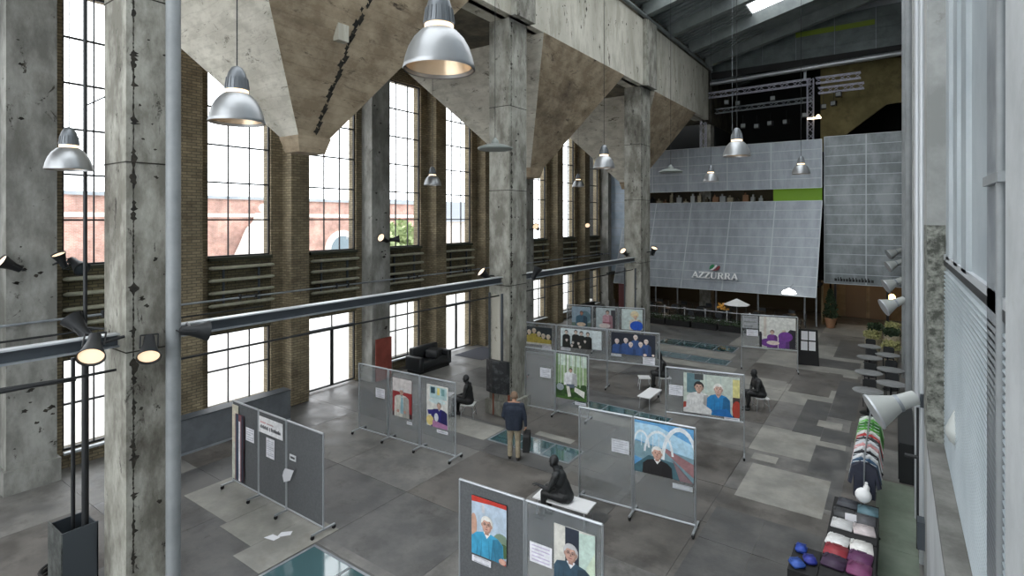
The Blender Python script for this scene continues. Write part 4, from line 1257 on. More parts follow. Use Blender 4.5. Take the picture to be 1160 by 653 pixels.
sheet(S3, 1.35, 1.73, 1.12, 1.42, 'white notice left of the dark jacket portrait', 5, ink=(190, 180, 206))
pic_simple(S3, 1.77, 2.42, 0.85, 1.82, 'portrait of a grey haired figure in a dark blue jacket at a doorway', (206, 204, 196), lambda ar:
           [('r', (36, 44, 58), 0.28, 0.3, 0.62, 1), ('p', (186, 206, 196), [(0.62, 0.2), (1, 0.2), (1, 1), (0.62, 0.97)]), ('p', (198, 212, 190), [(0.8, 0.5), (1, 0.75), (1, 0.2), (0.8, 0.2)])] +
           head(0.42, 0.62, 0.13, ar, (196, 156, 140), (186, 186, 188), (52, 76, 92), (222, 224, 228), True, bw=1.2), (190, 190, 186))
# S4
sheet(S4, 0.76, 1.15, 1.27, 1.55, 'pale notice left of the bridge portrait', 5, (200, 202, 208))
pic_simple(S4, 1.27, 2.48, 0.98, 2.06, 'portrait of a white haired figure before a white arched bridge', (96, 158, 206), lambda ar:
           [('p', (170, 206, 226), [(0, 0.62), (1, 0.45), (1, 0.7), (0.4, 0.95), (0, 0.95)]), ('p', (120, 150, 160), [(0, 0.3), (1, 0.0), (1, 0.45), (0, 0.6)]),
            ('p', (150, 110, 112), [(0.5, 0.5), (1, 0.1), (1, 0.35), (0.55, 0.55)])] +
           [q for (cx, hw, zt, zb, th) in ((0.12, 0.12, 0.82, 0.5, 0.03), (0.42, 0.22, 0.86, 0.42, 0.035), (0.78, 0.26, 1.0, 0.3, 0.06)) for q in
            [('p', (224, 230, 234), [(cx + (hw + (th if o == 0 else 0)) * math.cos(a), zb + (zt - zb + (0 if o == 0 else -th * 1.4)) * math.sin(a)) for o, rng in ((0, range(0, 13)), (1, range(12, -1, -1))) for a in [math.pi * i / 12 for i in rng]])]] +
           [('r', (216, 224, 230), 0.12 + 0.1 * i, 0.52, 0.13 + 0.1 * i, 0.74) for i in range(6)] +
           [('p', (66, 100, 110), [(0, 0.12), (0.25, 0.36), (0.7, 0.3), (1, 0.0), (0, 0)])] +
           head(0.4, 0.42, 0.12, ar, (208, 164, 146), (226, 224, 220), (30, 28, 30), (230, 230, 230), bw=1.05, bottom=0.0) +
           [('p', (128, 106, 110), [(0.66, 0.36), (1, 0.0), (0.78, 0.0)])], (40, 60, 70))
sheet(S4, 2.06, 2.46, 0.8, 0.9, 'caption strip below the bridge portrait', 2, (190, 194, 198), cat='caption')
# S5
sheet(S5, 0.09, 0.46, 1.42, 1.70, 'white notice left of the couple portrait', 5)
pic_simple(S5, 0.48, 1.9, 1.02, 2.08, 'portrait of a couple, white shirt and bright blue jacket', (196, 206, 196), lambda ar:
           [('r', (96, 128, 136), 0.06, 0.5, 0.3, 1), ('r', (70, 74, 76), 0.2, 0.85, 0.36, 1), ('r', (216, 208, 140), 0.88, 0.5, 1, 0.95), ('r', (60, 50, 48), 0.88, 0.0, 1, 0.5), ('r', (180, 196, 190), 0.4, 0.5, 0.42, 1), ('r', (180, 196, 190), 0.66, 0.5, 0.68, 1), ('e', (170, 60, 44), 0.95, 0.2, 0.08, 0.22), ('e', (160, 60, 44), 0.03, 0.12, 0.06, 0.14)] +
           head(0.28, 0.66, 0.13, ar, (206, 168, 150), (40, 36, 36), (222, 222, 220), None, False, bw=1.05) +
           head(0.63, 0.66, 0.13, ar, (214, 176, 160), (232, 230, 224), (40, 130, 190), (214, 176, 160), False, bw=0.95) +
           [('p', (222, 222, 220), [(0.0, 0.1), (0.3, 0.3), (0.52, 0.12), (0.5, 0.0), (0, 0)]), ('p', (30, 110, 180), [(0.5, 0.12), (0.78, 0.2), (0.9, 0.0), (0.6, 0.0)])])
sheet(S5, 1.52, 1.9, 0.94, 1.01, 'caption strip below the couple portrait', 1, cat='caption')
# S6
sheet(S6, 0.58, 0.96, 1.16, 1.46, 'white notice left of the forest portrait', 5)
rr = random.Random(12)
pic_simple(S6, 1.15, 2.2, 0.6, 2.0, 'portrait of a figure in white sitting in a green birch forest', (150, 176, 130), lambda ar:
           [('r', (196, 212, 200), 0, 0.75, 1, 1), ('r', (72, 108, 48), 0, 0, 1, 0.35), ('r', (52, 84, 40), 0, 0.05, 0.3, 0.3)] +
           [('r', rr.choice([(214, 220, 210), (110, 140, 90), (84, 110, 70), (190, 206, 180)]), u, 0.3, u + rr.uniform(0.015, 0.04), 1) for u in [rr.random() * 0.96 for _ in range(26)]] +
           [('e', (44, 74, 34), rr.random(), rr.uniform(0.05, 0.36), 0.1, 0.05) for _ in range(14)] +
           [('p', (222, 222, 214), [(0.62, 0.3), (0.95, 0.22), (0.93, 0.08), (0.62, 0.2)])] + head(0.5, 0.66, 0.045, ar, (206, 170, 150), (60, 54, 48), (226, 228, 230), None, bw=1.5, bottom=0.32) +
           [('p', (90, 100, 116), [(0.36, 0.34), (0.62, 0.36), (0.64, 0.28), (0.4, 0.26)]), ('p', (216, 214, 206), [(0.36, 0.3), (0.46, 0.3), (0.52, 0.08), (0.42, 0.06)]), ('e', (150, 160, 164), 0.16, 0.26, 0.12, 0.08)], (120, 140, 110))
sheet(S6, 1.8, 2.18, 0.47, 0.55, 'caption strip below the forest portrait', 1, cat='caption')
# S7 group paintings
def group(ar, people, shirt, skin, hair, s_):
    L = []
    for (u, v) in people:
        L += head(u, v, s_, ar, skin, hair, shirt, None, False, bw=0.9)
    return L
pic_simple(S7, 0.05, 1.1, 1.38, 2.05, 'group painting in yellow and black, left of three', (34, 44, 50), lambda ar:
           group(ar, [(0.1, 0.66), (0.3, 0.76), (0.5, 0.6), (0.68, 0.5), (0.88, 0.48)], (178, 160, 70), (222, 206, 184), (216, 206, 190), 0.14) + [('r', (206, 206, 200), 0, 0, 1, 0.1)])
pic_simple(S7, 1.47, 3.07, 1.4, 2.1, 'group painting of dark clothed figures on pale ground, middle of three', (206, 216, 218), lambda ar:
           group(ar, [(0.14, 0.8), (0.38, 0.84), (0.52, 0.8), (0.68, 0.78)], (24, 26, 24), (216, 196, 180), (40, 36, 36), 0.11) +
           group(ar, [(0.16, 0.4), (0.32, 0.3), (0.46, 0.28), (0.62, 0.42), (0.3, 0.14), (0.5, 0.12)], (28, 30, 26), (226, 214, 204), (30, 30, 30), 0.09))
pic_simple(S7, 3.44, 5.04, 1.36, 2.12, 'group painting of six pale heads in blue on navy, right of three', (22, 30, 46), lambda ar:
           group(ar, [(0.56, 0.82), (0.34, 0.64), (0.8, 0.66), (0.14, 0.58), (0.68, 0.52), (0.46, 0.48)], (52, 84, 140), (228, 210, 200), (224, 210, 204), 0.115) + [('e', (226, 210, 200), 0.78, 0.06, 0.04, 0.06), ('e', (226, 210, 200), 0.96, 0.08, 0.03, 0.05)])
sheet(S7, 0.7, 1.08, 1.17, 1.35, 'white notice under the yellow group painting', 3)
sheet(S7, 1.48, 1.86, 1.26, 1.36, 'caption strip under the middle group painting', 1, cat='caption')
sheet(S7, 3.44, 3.82, 1.24, 1.33, 'caption strip under the navy group painting', 1, cat='caption')
sheet(S7, 4.6, 5.02, 1.06, 1.32, 'white notice at lower right of the navy group painting', 4)
# S8
pic_simple(S8, 0.34, 1.24, 1.2, 2.14, 'far portrait of a figure in teal outdoors, left of three', (138, 158, 172), lambda ar:
           [('r', (96, 116, 104), 0, 0, 1, 0.2), ('e', (90, 120, 130), 0.7, 0.5, 0.3, 0.3)] + head(0.52, 0.68, 0.1, ar, (176, 120, 100), (86, 80, 76), (60, 96, 116), None, bw=1.3) + [('e', (216, 196, 170), 0.5, 0.12, 0.25, 0.1)])
pic_simple(S8, 1.5, 2.38, 1.2, 2.14, 'far portrait of a figure in a rose patterned top, middle of three', (176, 188, 190), lambda ar:
           [('r', (60, 60, 64), 0.78, 0, 1, 0.9)] + head(0.6, 0.78, 0.1, ar, (206, 176, 160), (60, 48, 46), (196, 150, 160), (226, 214, 214), bw=1.1) + [('e', (214, 200, 196), 0.45, 0.12, 0.3, 0.12), ('r', (140, 70, 84), 0.35, 0.25, 0.8, 0.3)])
pic_simple(S8, 2.68, 3.62, 1.2, 2.14, 'far portrait of a fair figure in bright blue, right of three', (196, 210, 206), lambda ar:
           [('e', (220, 206, 170), 0.62, 0.75, 0.2, 0.18)] + head(0.66, 0.64, 0.11, ar, (222, 186, 160), (226, 206, 150), (216, 206, 190), None, bw=1.2) + [('e', (36, 90, 200), 0.72, 0.2, 0.32, 0.24)])
# S9
sheet(S9, 0.04, 0.64, 1.7, 2.22, 'grey photograph at upper left of the purple portrait', 3, (150, 152, 154), (120, 122, 124))
sheet(S9, 0.2, 0.64, 1.38, 1.64, 'white notice at lower left of the purple portrait', 4)
pic_simple(S9, 0.69, 2.04, 0.96, 2.22, 'large portrait of figures in purple reclining on a black sofa', (212, 212, 206), lambda ar:
           [('r', (40, 36, 44), 0, 0, 0.06, 0.5), ('p', (34, 32, 40), [(0.6, 0), (1, 0), (1, 0.6), (0.85, 0.62), (0.6, 0.3)]), ('r', (196, 186, 176), 0.12, 0.35, 0.2, 1)] +
           head(0.36, 0.5, 0.07, ar, (206, 176, 160), (120, 100, 90), (116, 60, 140), None) + head(0.68, 0.52, 0.07, ar, (210, 180, 166), (200, 190, 176), (116, 66, 150), None) +
           [('e', (120, 64, 150), 0.72, 0.38, 0.2, 0.16), ('e', (110, 56, 140), 0.28, 0.16, 0.26, 0.14), ('e', (222, 206, 196), 0.38, 0.16, 0.18, 0.07), ('r', (36, 34, 42), 0, 0, 0.07, 0.45)])
t = thing('menu_stand', 'black easel board with four white sheets beside the purple portrait', 'menu stand', (-3.05, 26.3, 0), 0.2)
part('board', MB().prism([(-0.42, 0.02), (0.42, 0.02), (0.36, 1.55), (-0.36, 1.55)], -0.04, 0.04, 'y'), BLACK, t)
for i, (x, z) in enumerate(((-0.26, 1.1), (0.03, 1.1), (-0.27, 0.66), (0.03, 0.66))):
    part('sheet', MB().box(x, x + 0.25, -0.05, -0.041, z, z + 0.38), PAPER, t)

# ------------------------------------------------------------------ people and sculptures
def figure_mesh(name, caps, mats, matfn, voxel=0.011):
    mb = MB()
    for c in caps:
        if c[0] == 'c':
            _, p0, r0, p1, r1 = c
            mb.tube(p0, p1, r0, 14, r1)
            mb.ball(p0, r0, 14); mb.ball(p1, r1, 14)
        else:
            _, p, r, s_ = c
            mb.ball(p, r, 18, s=s_)
    me = mb.mesh(name + '_src', mats)
    o = bpy.data.objects.new(name + '_src', me)
    COL.objects.link(o)
    md = o.modifiers.new('remesh', 'REMESH')
    md.mode = 'VOXEL'; md.voxel_size = voxel; md.use_smooth_shade = True
    sm = o.modifiers.new('smooth', 'SMOOTH'); sm.factor = 0.5; sm.iterations = 3
    dg = bpy.context.evaluated_depsgraph_get()
    out = bpy.data.meshes.new_from_object(o.evaluated_get(dg))
    out.name = name
    bpy.data.objects.remove(o)
    out.materials.clear()
    for m in mats:
        out.materials.append(m)
    for p in out.polygons:
        p.use_smooth = True
        p.material_index = matfn(p.center)
    return out

def hand(wrist, d, up, side, curl=0.4):
    """palm and five fingers as capsules; d = pointing direction, up = back of hand, side = +1/-1 thumb side"""
    w = Vector(wrist); d = Vector(d).normalized(); up = Vector(up).normalized()
    s_ = d.cross(up).normalized() * side
    L = [('c', w, 0.028, w + d * 0.05, 0.03)]
    for i in range(4):
        b = w + d * 0.085 + s_ * (0.027 - 0.018 * i)
        L.append(('c', w + d * 0.02 + s_ * (0.02 - 0.013 * i), 0.017, b, 0.0125))
        ln = (0.07, 0.08, 0.075, 0.058)[i]
        k = b + (d * math.cos(curl) - up * math.sin(curl)) * ln * 0.5
        e = k + (d * math.cos(curl * 2.2) - up * math.sin(curl * 2.2)) * ln * 0.5
        L += [('c', b, 0.0115, k, 0.0105), ('c', k, 0.0105, e, 0.009)]
    tb = w + d * 0.03 + s_ * 0.025
    tk = tb + (d * 0.6 + s_ * 0.75 - up * 0.2).normalized() * 0.04
    L += [('c', tb, 0.015, tk, 0.0125), ('c', tk, 0.0125, tk + (d * 0.9 + s_ * 0.25 - up * 0.3).normalized() * 0.035, 0.0105)]
    return L

def head_caps(c, f, s_=1.0):
    """head centred at c looking along f (unit, horizontal)"""
    c = Vector(c); f = Vector(f).normalized(); l = Vector((-f.y, f.x, 0))
    L = [('e', c + Vector((0, 0, 0.02)), 0.098 * s_, (0.98, 0.98, 1.12)), ('e', c + f * 0.025 - Vector((0, 0, 0.055)), 0.07 * s_, (1, 1, 1.05)),
         ('c', c + f * 0.088 + Vector((0, 0, 0.012)), 0.012, c + f * 0.108 - Vector((0, 0, 0.022)), 0.015),
         ('c', c + f * 0.078 - Vector((0, 0, 0.058)) + l * 0.018, 0.012, c + f * 0.078 - Vector((0, 0, 0.058)) - l * 0.018, 0.012),
         ('e', c + f * 0.06 - Vector((0, 0, 0.098)), 0.03, (1, 1, 0.9))]
    for q in (-1, 1):
        L.append(('e', c + l * q * 0.098 - Vector((0, 0, 0.01)), 0.028, (0.8, 0.45, 1.2)))
        L.append(('e', c + f * 0.078 + l * q * 0.036 + Vector((0, 0, 0.016)), 0.016, (0.8, 1, 0.8)))
    return L

def seated(name, label, loc, rz, lean=0.1, arm='lap', headturn=0.0, seat=0.42, group='black seated figures'):
    hz = seat + 0.10
    sh = Vector((lean * 1.2, 0, hz + 0.46))
    caps = [('e', (0, 0, hz), 0.16, (1.0, 1.12, 0.85)), ('c', (0, 0, hz), 0.145, (lean * .5, 0, hz + 0.22), 0.135), ('e', (lean * .9, 0, hz + 0.32), 0.165, (0.82, 1.12, 1.1)),
            ('c', sh + Vector((0, -0.14, 0)), 0.075, sh + Vector((0, 0.14, 0)), 0.075), ('c', sh, 0.07, sh + Vector((0.03 + lean * .1, 0, 0.13)), 0.055)]
    hc = sh + Vector((0.05 + lean * .2, 0, 0.22))
    caps += head_caps(hc, (math.cos(headturn), math.sin(headturn), 0))
    for q in (-1, 1):
        hip, knee = Vector((0.02, q * 0.1, hz)), Vector((0.43, q * (0.11 if q > 0 else 0.14), hz + 0.03))
        ank = Vector((0.42 + (0.06 if q > 0 else -0.04), q * 0.12, 0.08))
        caps += [('c', hip, 0.098, knee, 0.066), ('c', knee, 0.064, (knee + ank) / 2 + Vector((-0.02, 0, 0.03)), 0.058), ('c', (knee + ank) / 2 + Vector((-0.02, 0, 0.03)), 0.058, ank, 0.04),
                 ('c', ank - Vector((0.03, 0, 0.035)), 0.045, ank + Vector((0.15, 0, -0.045)), 0.034)]
        S = sh + Vector((0, q * 0.2, -0.02))
        if arm == 'reach' and q > 0:
            E, W = S + Vector((0.12, 0.05, -0.26)), S + Vector((0.36, -0.02, -0.22))
            d = Vector((1, -0.1, 0.15))
        else:
            E, W = S + Vector((0.06, q * 0.06, -0.28)), Vector((0.3, q * 0.08, hz + 0.13))
            d = W - E
        caps += [('c', S, 0.06, E, 0.046), ('c', E, 0.045, W, 0.031)]
        caps += hand(W, d, (0, 0, 1), -q)
    caps = [(c[0], c[1], c[2] * (1.2 if c[2] > 0.04 else 1.0), c[3], c[4] * (1.2 if c[4] > 0.04 else 1.0)) if c[0] == 'c' else (c[0], c[1], c[2] * (1.14 if c[2] > 0.12 else 1.06), c[3]) for c in caps]
    me = figure_mesh(name, caps, [BRONZE], lambda c: 0)
    o = link(name, me, None, loc, rz)
    return tag(o, label, 'sculpture', group)

FL = R(180 + 35)
def seat_chair(loc, rz, label, seat=0.42, lx=0.42, ly=0.42):
    t = thing('white_stool', label, 'stool', loc, rz, 'white seats')
    part('seat', MB().box(-lx / 2, lx / 2, -ly / 2, ly / 2, seat - 0.03, seat - 0.004), WHITE, t)
    for a in (-1, 1):
        for b in (-1, 1):
            part('leg', MB().tube((a * (lx / 2 - 0.05), b * (ly / 2 - 0.05), seat - 0.03), (a * (lx / 2), b * (ly / 2), 0), 0.011, 6), CHROME, t)
        part('stretcher', MB().tube((a * (lx / 2 - 0.02), -ly / 2 + 0.03, 0.16), (a * (lx / 2 - 0.02), ly / 2 - 0.03, 0.16), 0.007, 6), CHROME, t)
    return t

seated('seated_sculpture', 'all-black figure seated in profile left of the middle column', (-11.1, 13.3, 0), R(205), 0.02, 'lap', 0.1)
seat_chair((-11.1, 13.3, 0), R(205), 'white stool under the black figure left of middle column')
seat_chair((-12.3, 13.6, 0), R(20), 'empty white stool facing the black figure near middle column')
seated('seated_sculpture', 'all-black figure on the long white bench, one hand held out', (-5.62, 9.88, 0), R(195), 0.14, 'reach', 0.0)
t = thing('white_bench', 'long white bench under the black figure with outstretched hand', 'bench', (-5.66, 9.9, 0), R(4))
part('seat', MB().box(-0.62, 0.62, -0.24, 0.24, 0.385, 0.415), WHITE, t)
for a in (-1, 1):
    for b in (-1, 1):
        part('leg', MB().tube((a * 0.52, b * 0.18, 0.385), (a * 0.56, b * 0.2, 0), 0.014, 8), CHROME, t)
seated('seated_sculpture', 'all-black figure seated right of the couple portrait screen', (-3.62, 19.35, 0), R(212), 0.12, 'lap', 0.0)
seat_chair((-3.62, 19.35, 0), R(212), 'white chrome-legged stool under the black figure right of couple portrait')
seated('seated_sculpture', 'all-black figure half hidden at the right end of the group paintings', (-7.0, 19.75, 0), R(212), 0.1, 'lap', 0.0)
seat_chair((-7.0, 19.75, 0), R(212), 'white stool under the black figure half hidden by group paintings')
seat_chair((-7.62, 19.3, 0), R(30), 'empty white stool below the navy group painting')
t = thing('white_bench', 'short white bench standing empty between group paintings and couple portrait', 'bench', (-6.77, 17.65, 0), R(90))
part('seat', MB().box(-0.55, 0.55, -0.22, 0.22, 0.39, 0.42), WHITE, t)
for a in (-1, 1):
    for b in (-1, 1):
        part('leg', MB().tube((a * 0.46, b * 0.16, 0.39), (a * 0.5, b * 0.18, 0), 0.012, 8), CHROME, t)

# standing man seen from behind, facing +x locally
def standing():
    caps = []
    hz = 0.92
    caps += [('e', (0, 0, hz), 0.155, (0.9, 1.1, 0.9)), ('c', (0, 0, hz), 0.15, (0.0, 0, 1.12), 0.15), ('e', (0.0, 0, 1.28), 0.18, (0.78, 1.15, 1.05)),
             ('c', (-0.01, -0.14, 1.43), 0.08, (-0.01, 0.14, 1.43), 0.08), ('c', (0, 0, 1.42), 0.065, (0.02, 0, 1.55), 0.055)]
    caps += [('c', (0, -0.07, 0.86), 0.155, (0, -0.09, 1.3), 0.16), ('c', (0, 0.07, 0.86), 0.155, (0, 0.09, 1.3), 0.16)]
    caps += head_caps((0.045, 0, 1.64), (0.95, -0.3, 0))
    for q in (-1, 1):
        hip, knee, ank = Vector((0, q * 0.09, 0.88)), Vector((0.02, q * 0.1, 0.5)), Vector((-0.01 + 0.04 * q, q * 0.11, 0.09))
        caps += [('c', hip, 0.102, knee, 0.075), ('c', knee, 0.074, (knee + ank) / 2 - Vector((0.012, 0, 0)), 0.07), ('c', (knee + ank) / 2 - Vector((0.012, 0, 0)), 0.07, ank, 0.06),
                 ('c', ank - Vector((0.03, 0, 0.04)), 0.046, ank + Vector((0.17, 0.02 * q, -0.05)), 0.036)]
        S = Vector((-0.01, q * 0.21, 1.42))
        if q < 0:
            E, W = Vector((-0.04, -0.29, 1.14)), Vector((0.0, -0.31, 0.89)); d = Vector((0.05, 0, -1))
        else:
            E, W = Vector((-0.03, 0.28, 1.14)), Vector((0.14, 0.22, 0.98)); d = W - E
        caps += [('c', S, 0.072, E, 0.056), ('c', E, 0.055, W, 0.04)]
        caps += hand(W, d, (0, q, 0.2) if q < 0 else (0, 1, 0.5), 1, 0.9)
    def matfn(c):
        if c.z > 1.685 or (c.z > 1.58 and c.x < 0.02): return 4
        if c.z > 1.5: return 2
        if c.z > 0.79:
            if (abs(c.y) > 0.27 and c.z < 0.87) or (c.y > 0.15 and c.x > 0.155 and c.z < 1.02): return 2
            return 0
        if abs(c.y) > 0.25: return 2
        if c.z > 0.085: return 1
        return 3
    return figure_mesh('person', caps, [NAVY, KHAKI, SKIN, SHOE, HAIR], matfn, 0.011)
man = link('person', standing(), None, (-8.15, 11.62, 0), R(118))
tag(man, 'person in navy jacket and khaki trousers standing with back turned, holding a black bag', 'person')
man_m = Matrix.Translation((-8.15, 11.62, 0)) @ Matrix.Rotation(R(118), 4, 'Z')
bag = thing('shoulder_bag', 'black bag held in the hand of the standing person', 'bag', man_m @ Vector((0.01, -0.31, 0.27)), R(118))
part('body', MB().prism([(-0.22, 0), (0.22, 0), (0.23, 0.4), (0.18, 0.45), (-0.18, 0.45), (-0.23, 0.4)], -0.11, 0.06, 'y'), BLACK, bag)
part('handle', MB().path([(-0.1, 0.0, 0.45), (-0.05, 0.0, 0.54), (0.05, 0.0, 0.54), (0.1, 0.0, 0.45)], 0.012), BLACK, bag)

# ------------------------------------------------------------------ hanging lamps
def pendant(loc, top, label, glow=True):
    t = thing('pendant_lamp', label, 'lamp', loc, 0, 'bell shaped pendant lamps')
    cpart('pd_shade', 'shade', lambda mb: mb.lathe([(0.315, -0.012), (0.32, 0.0), (0.312, 0.03), (0.30, 0.09), (0.27, 0.18), (0.225, 0.26), (0.165, 0.325), (0.135, 0.345),
                                                  (0.128, 0.34), (0.155, 0.315), (0.215, 0.25), (0.26, 0.175), (0.29, 0.09), (0.302, 0.03), (0.305, -0.008)], 40, cap=False), SHADE, t, True)
    cpart('pd_ring', 'glow_ring', lambda mb: mb.lathe([(0.11, 0.345), (0.128, 0.35), (0.128, 0.385), (0.11, 0.39)], 28), GLOW_W, t, True)
    def cap(mb):
        mb.lathe([(0.135, 0.388), (0.13, 0.43), (0.118, 0.52), (0.095, 0.60), (0.06, 0.66), (0.02, 0.68)], 28)
        for i in range(18):
            a = 2 * math.pi * i / 18
            mb.tube((0.135 * math.cos(a), 0.135 * math.sin(a), 0.40), (0.118 * math.cos(a), 0.118 * math.sin(a), 0.53), 0.006, 4)
    cpart('pd_cap', 'cap', cap, CAPM, t, True)
    cpart('pd_reflector', 'reflector', lambda mb: mb.lathe([(0.29, 0.02), (0.25, 0.16), (0.18, 0.27), (0.1, 0.335), (0.01, 0.34)], 32, cap=False), SHADE_IN, t, True)
    cpart('pd_bulb', 'bulb', lambda mb: mb.ball((0, 0, 0.18), 0.07, 14, s=(1, 1, 1.3)), GLOW_W, t, True)
    part('cable', MB().tube((0, 0, 0.66), (0, 0, top - loc[2]), 0.008, 6), BLACKM, t)
    return t
PEN = [((-3.3, 3.55, 7.63), 'biggest bell pendant lamp at top centre of the image'), ((-6.55, 3.46, 7.48), 'bell pendant lamp in front of the first coal hopper'),
       ((-10.9, 3.02, 7.1), 'bell pendant lamp at far left in front of the wide pier'), ((-3.14, 13.9, 7.83), 'bell pendant lamp hanging before the grey cladding band, largest there'),
       ((-7.0, 14.6, 7.8), 'bell pendant lamp just left of the far column'), ((-13.9, 14.6, 7.54), 'small bell pendant lamp in the aisle between two tall windows'),
       ((-6.4, 23.7, 7.9), 'small bell pendant lamp in the middle of the grey band'), ((-2.9, 23.0, 8.0), 'small bell pendant lamp above the lime green strip'),
       ((-13.67, 25.4, 8.0), 'tiny bell pendant lamp in the aisle near the pale blue wall')]
for (x, y, z), lb in PEN:
    top = RB(x) if x > -9.8 else 12.7
    pendant((x, y, z), top, lb)
def disc_lamp(loc, label):
    t = thing('disc_lamp', label, 'lamp', loc, 0, 'flat enamel disc lamps')
    cpart('dl_shade', 'shade', lambda mb: mb.lathe([(0.42, -0.03), (0.45, 0.0), (0.44, 0.03), (0.25, 0.10), (0.1, 0.13), (0.08, 0.13), (0.22, 0.08), (0.42, 0.01)], 36), ENAMEL, t, True)
    cpart('dl_cap', 'cap', lambda mb: mb.lathe([(0.1, 0.13), (0.09, 0.2), (0.05, 0.24), (0.02, 0.28)], 18), ENAMEL, t, True)
    part('cable', MB().tube((0, 0, 0.27), (0, 0, RB(loc[0]) - loc[2] - 0.02), 0.007, 6), BLACKM, t)
disc_lamp((-8.3, 11.0, 8.08), 'flat disc lamp hanging in front of the middle column')
disc_lamp((-7.1, 20.7, 8.12), 'flat disc lamp hanging right of the far column')
tag(part('suspension_wire', MB().tube((-5.6, 24.0, 10.0), (-5.6, 24.0, RB(-5.6)), 0.006, 6), STEEL_L), 'lone thin wire hanging from the roof left of truss tower', 'wire')

# ------------------------------------------------------------------ spotlights on piers and columns
def spot(mount, tip, aim, label, on=True, s_=1.0):
    """tip = pivot of the can, aim = direction it points"""
    t = thing('spotlight', label, 'spotlight', mount, 0, 'spotlights on piers and columns')
    mt = Vector(mount); tp = Vector(tip) - mt
    part('arm', MB().tube((0, 0, 0), tp, 0.022 * s_, 8), BLACKM, t)
    q = Vector(aim).normalized().to_track_quat('Z', 'Y').to_matrix().to_4x4()
    M = Matrix.Translation(tp) @ q @ Matrix.Scale(s_, 4)
    part('can', MB().lathe([(0.04, -0.22), (0.075, -0.2), (0.085, -0.06), (0.13, 0.1), (0.165, 0.19), (0.17, 0.21), (0.155, 0.205), (0.12, 0.1)], 24, M=M, cap=False).lathe([(0.001, -0.221), (0.04, -0.22)], 24, M=M, cap=False), BLACKM, t, True)
    part('lens', MB().lathe([(0.001, 0.17), (0.15, 0.175), (0.15, 0.18), (0.001, 0.185)], 24, M=M), GLOW_S if on else plain('dark_lens', srgb(60, 66, 70), 0.2), t, True)
    part('yoke', MB().path([tuple(M @ Vector((0.12, 0, 0.0))), tuple(M @ Vector((0.12, 0, -0.26))), tuple(M @ Vector((-0.12, 0, -0.26))), tuple(M @ Vector((-0.12, 0, 0.0)))], 0.012 * s_, 6), BLACKM, t)
SP = [((-16.45, 3.7, 5.2), (-16.25, 3.45, 5.25), (0.1, -0.9, 0.55), 'lit spotlight on the left side of the wide pier', 1, 1.0),
      ((-16.45, 4.25, 5.2), (-16.2, 4.35, 5.3), (0.15, -0.4, 0.9), 'lit upward spotlight on the right side of the wide pier', 1, 0.9),
      ((-16.45, 4.4, 5.15), (-16.15, 4.62, 5.2), (0.8, 0.25, -0.45), 'dark spotlight at the right side of the wide pier', 0, 1.1),
      ((-10.05, 3.49, 4.42), (-9.95, 3.05, 4.36), (0.75, -0.35, -0.55), 'glowing spotlight aimed down left of the nearest column', 1, 1.1),
      ((-10.85, 3.48, 4.45), (-11.05, 3.2, 4.5), (-0.5, -0.3, 0.6), 'unlit spotlight tilted up left of the nearest column', 0, 1.0),
      ((-9.98, 3.75, 4.3), (-9.72, 3.72, 4.25), (0.72, -0.3, -0.62), 'glowing spotlight on the front of the nearest column', 1, 1.0),
      ((-10.2, 4.5, 4.45), (-9.6, 4.35, 4.42), (0.15, 0.95, -0.15), 'unlit spotlight at the start of the longest girder', 0, 1.0),
      ((-16.48, 14.5, 5.45), (-16.25, 14.35, 5.5), (0.15, -0.95, 0.4), 'small lit spotlight on the concrete pier above the red board', 1, 1.0),
      ((-16.48, 14.75, 5.4), (-16.2, 14.85, 5.48), (0.7, 0.6, 0.1), 'small unlit spotlight on the concrete pier above the red board', 0, 0.9),
      ((-10.6, 13.98, 4.45), (-10.65, 13.6, 4.5), (-0.35, -0.7, 0.65), 'lit spotlight on the left side of the middle column', 1, 1.0),
      ((-9.98, 14.7, 4.45), (-9.72, 15.1, 4.5), (0.35, 0.25, 0.9), 'lit spotlight on the right side of the middle column', 1, 1.0),
      ((-16.48, 25.0, 5.7), (-16.2, 25.3, 5.8), (0.2, -0.9, 0.4), 'lit spotlight on the pier seen right of the middle column', 1, 1.1),
      ((-16.48, 32.0, 5.7), (-16.2, 31.4, 5.8), (0.3, -0.85, 0.4), 'small lit spotlight on the farthest visible pier', 1, 1.0),
      ((-10.6, 24.88, 4.6), (-10.65, 24.5, 4.65), (-0.2, -0.8, 0.6), 'lit spotlight on the left side of the far column', 1, 1.0),
      ((-9.98, 25.6, 4.65), (-9.72, 25.8, 4.7), (0.4, -0.3, 0.8), 'lit spotlight on the right side of the far column', 1, 1.0)]
for a in SP:
    spot(a[0], a[1], a[2], a[3], bool(a[4]), a[5])

# floodlights on the right wall
def flood(y, z, label, s_=1.0, dy=-0.3, x0=0.40):
    t = thing('floodlight', label, 'floodlight', (x0, y, z), 0, 'cone floodlights on the right wall')
    a, b = Vector((-0.12, 0.0, 0.05)) * s_, Vector((-0.40, dy * .5, -0.08)) * s_
    c = Vector((-0.82, dy, -0.30)) * s_
    d = (c - b).normalized()
    u = d.orthogonal().normalized()
    part('housing', MB().tube(a, b, 0.15 * s_, 20, 0.17 * s_), LAMPW, t, True)
    part('collar', MB().tube(b - d * 0.02, b + d * 0.04, 0.185 * s_, 20), STEEL_L, t, True)
    part('reflector', MB().tube(b + d * 0.04, c, 0.18 * s_, 28, 0.36 * s_), LAMPW, t, True)
    part('rim', MB().tube(c - d * 0.005, c + d * 0.03, 0.375 * s_, 28), STEEL_E, t, True)
    part('bracket', MB().tube((0, 0, -0.03), (-0.5 * s_, dy * .5 - 0.02, -0.22 * s_), 0.025, 8).tube((0, 0, -0.12), (0, 0, 0.12), 0.03, 8), STEEL_D, t, True)
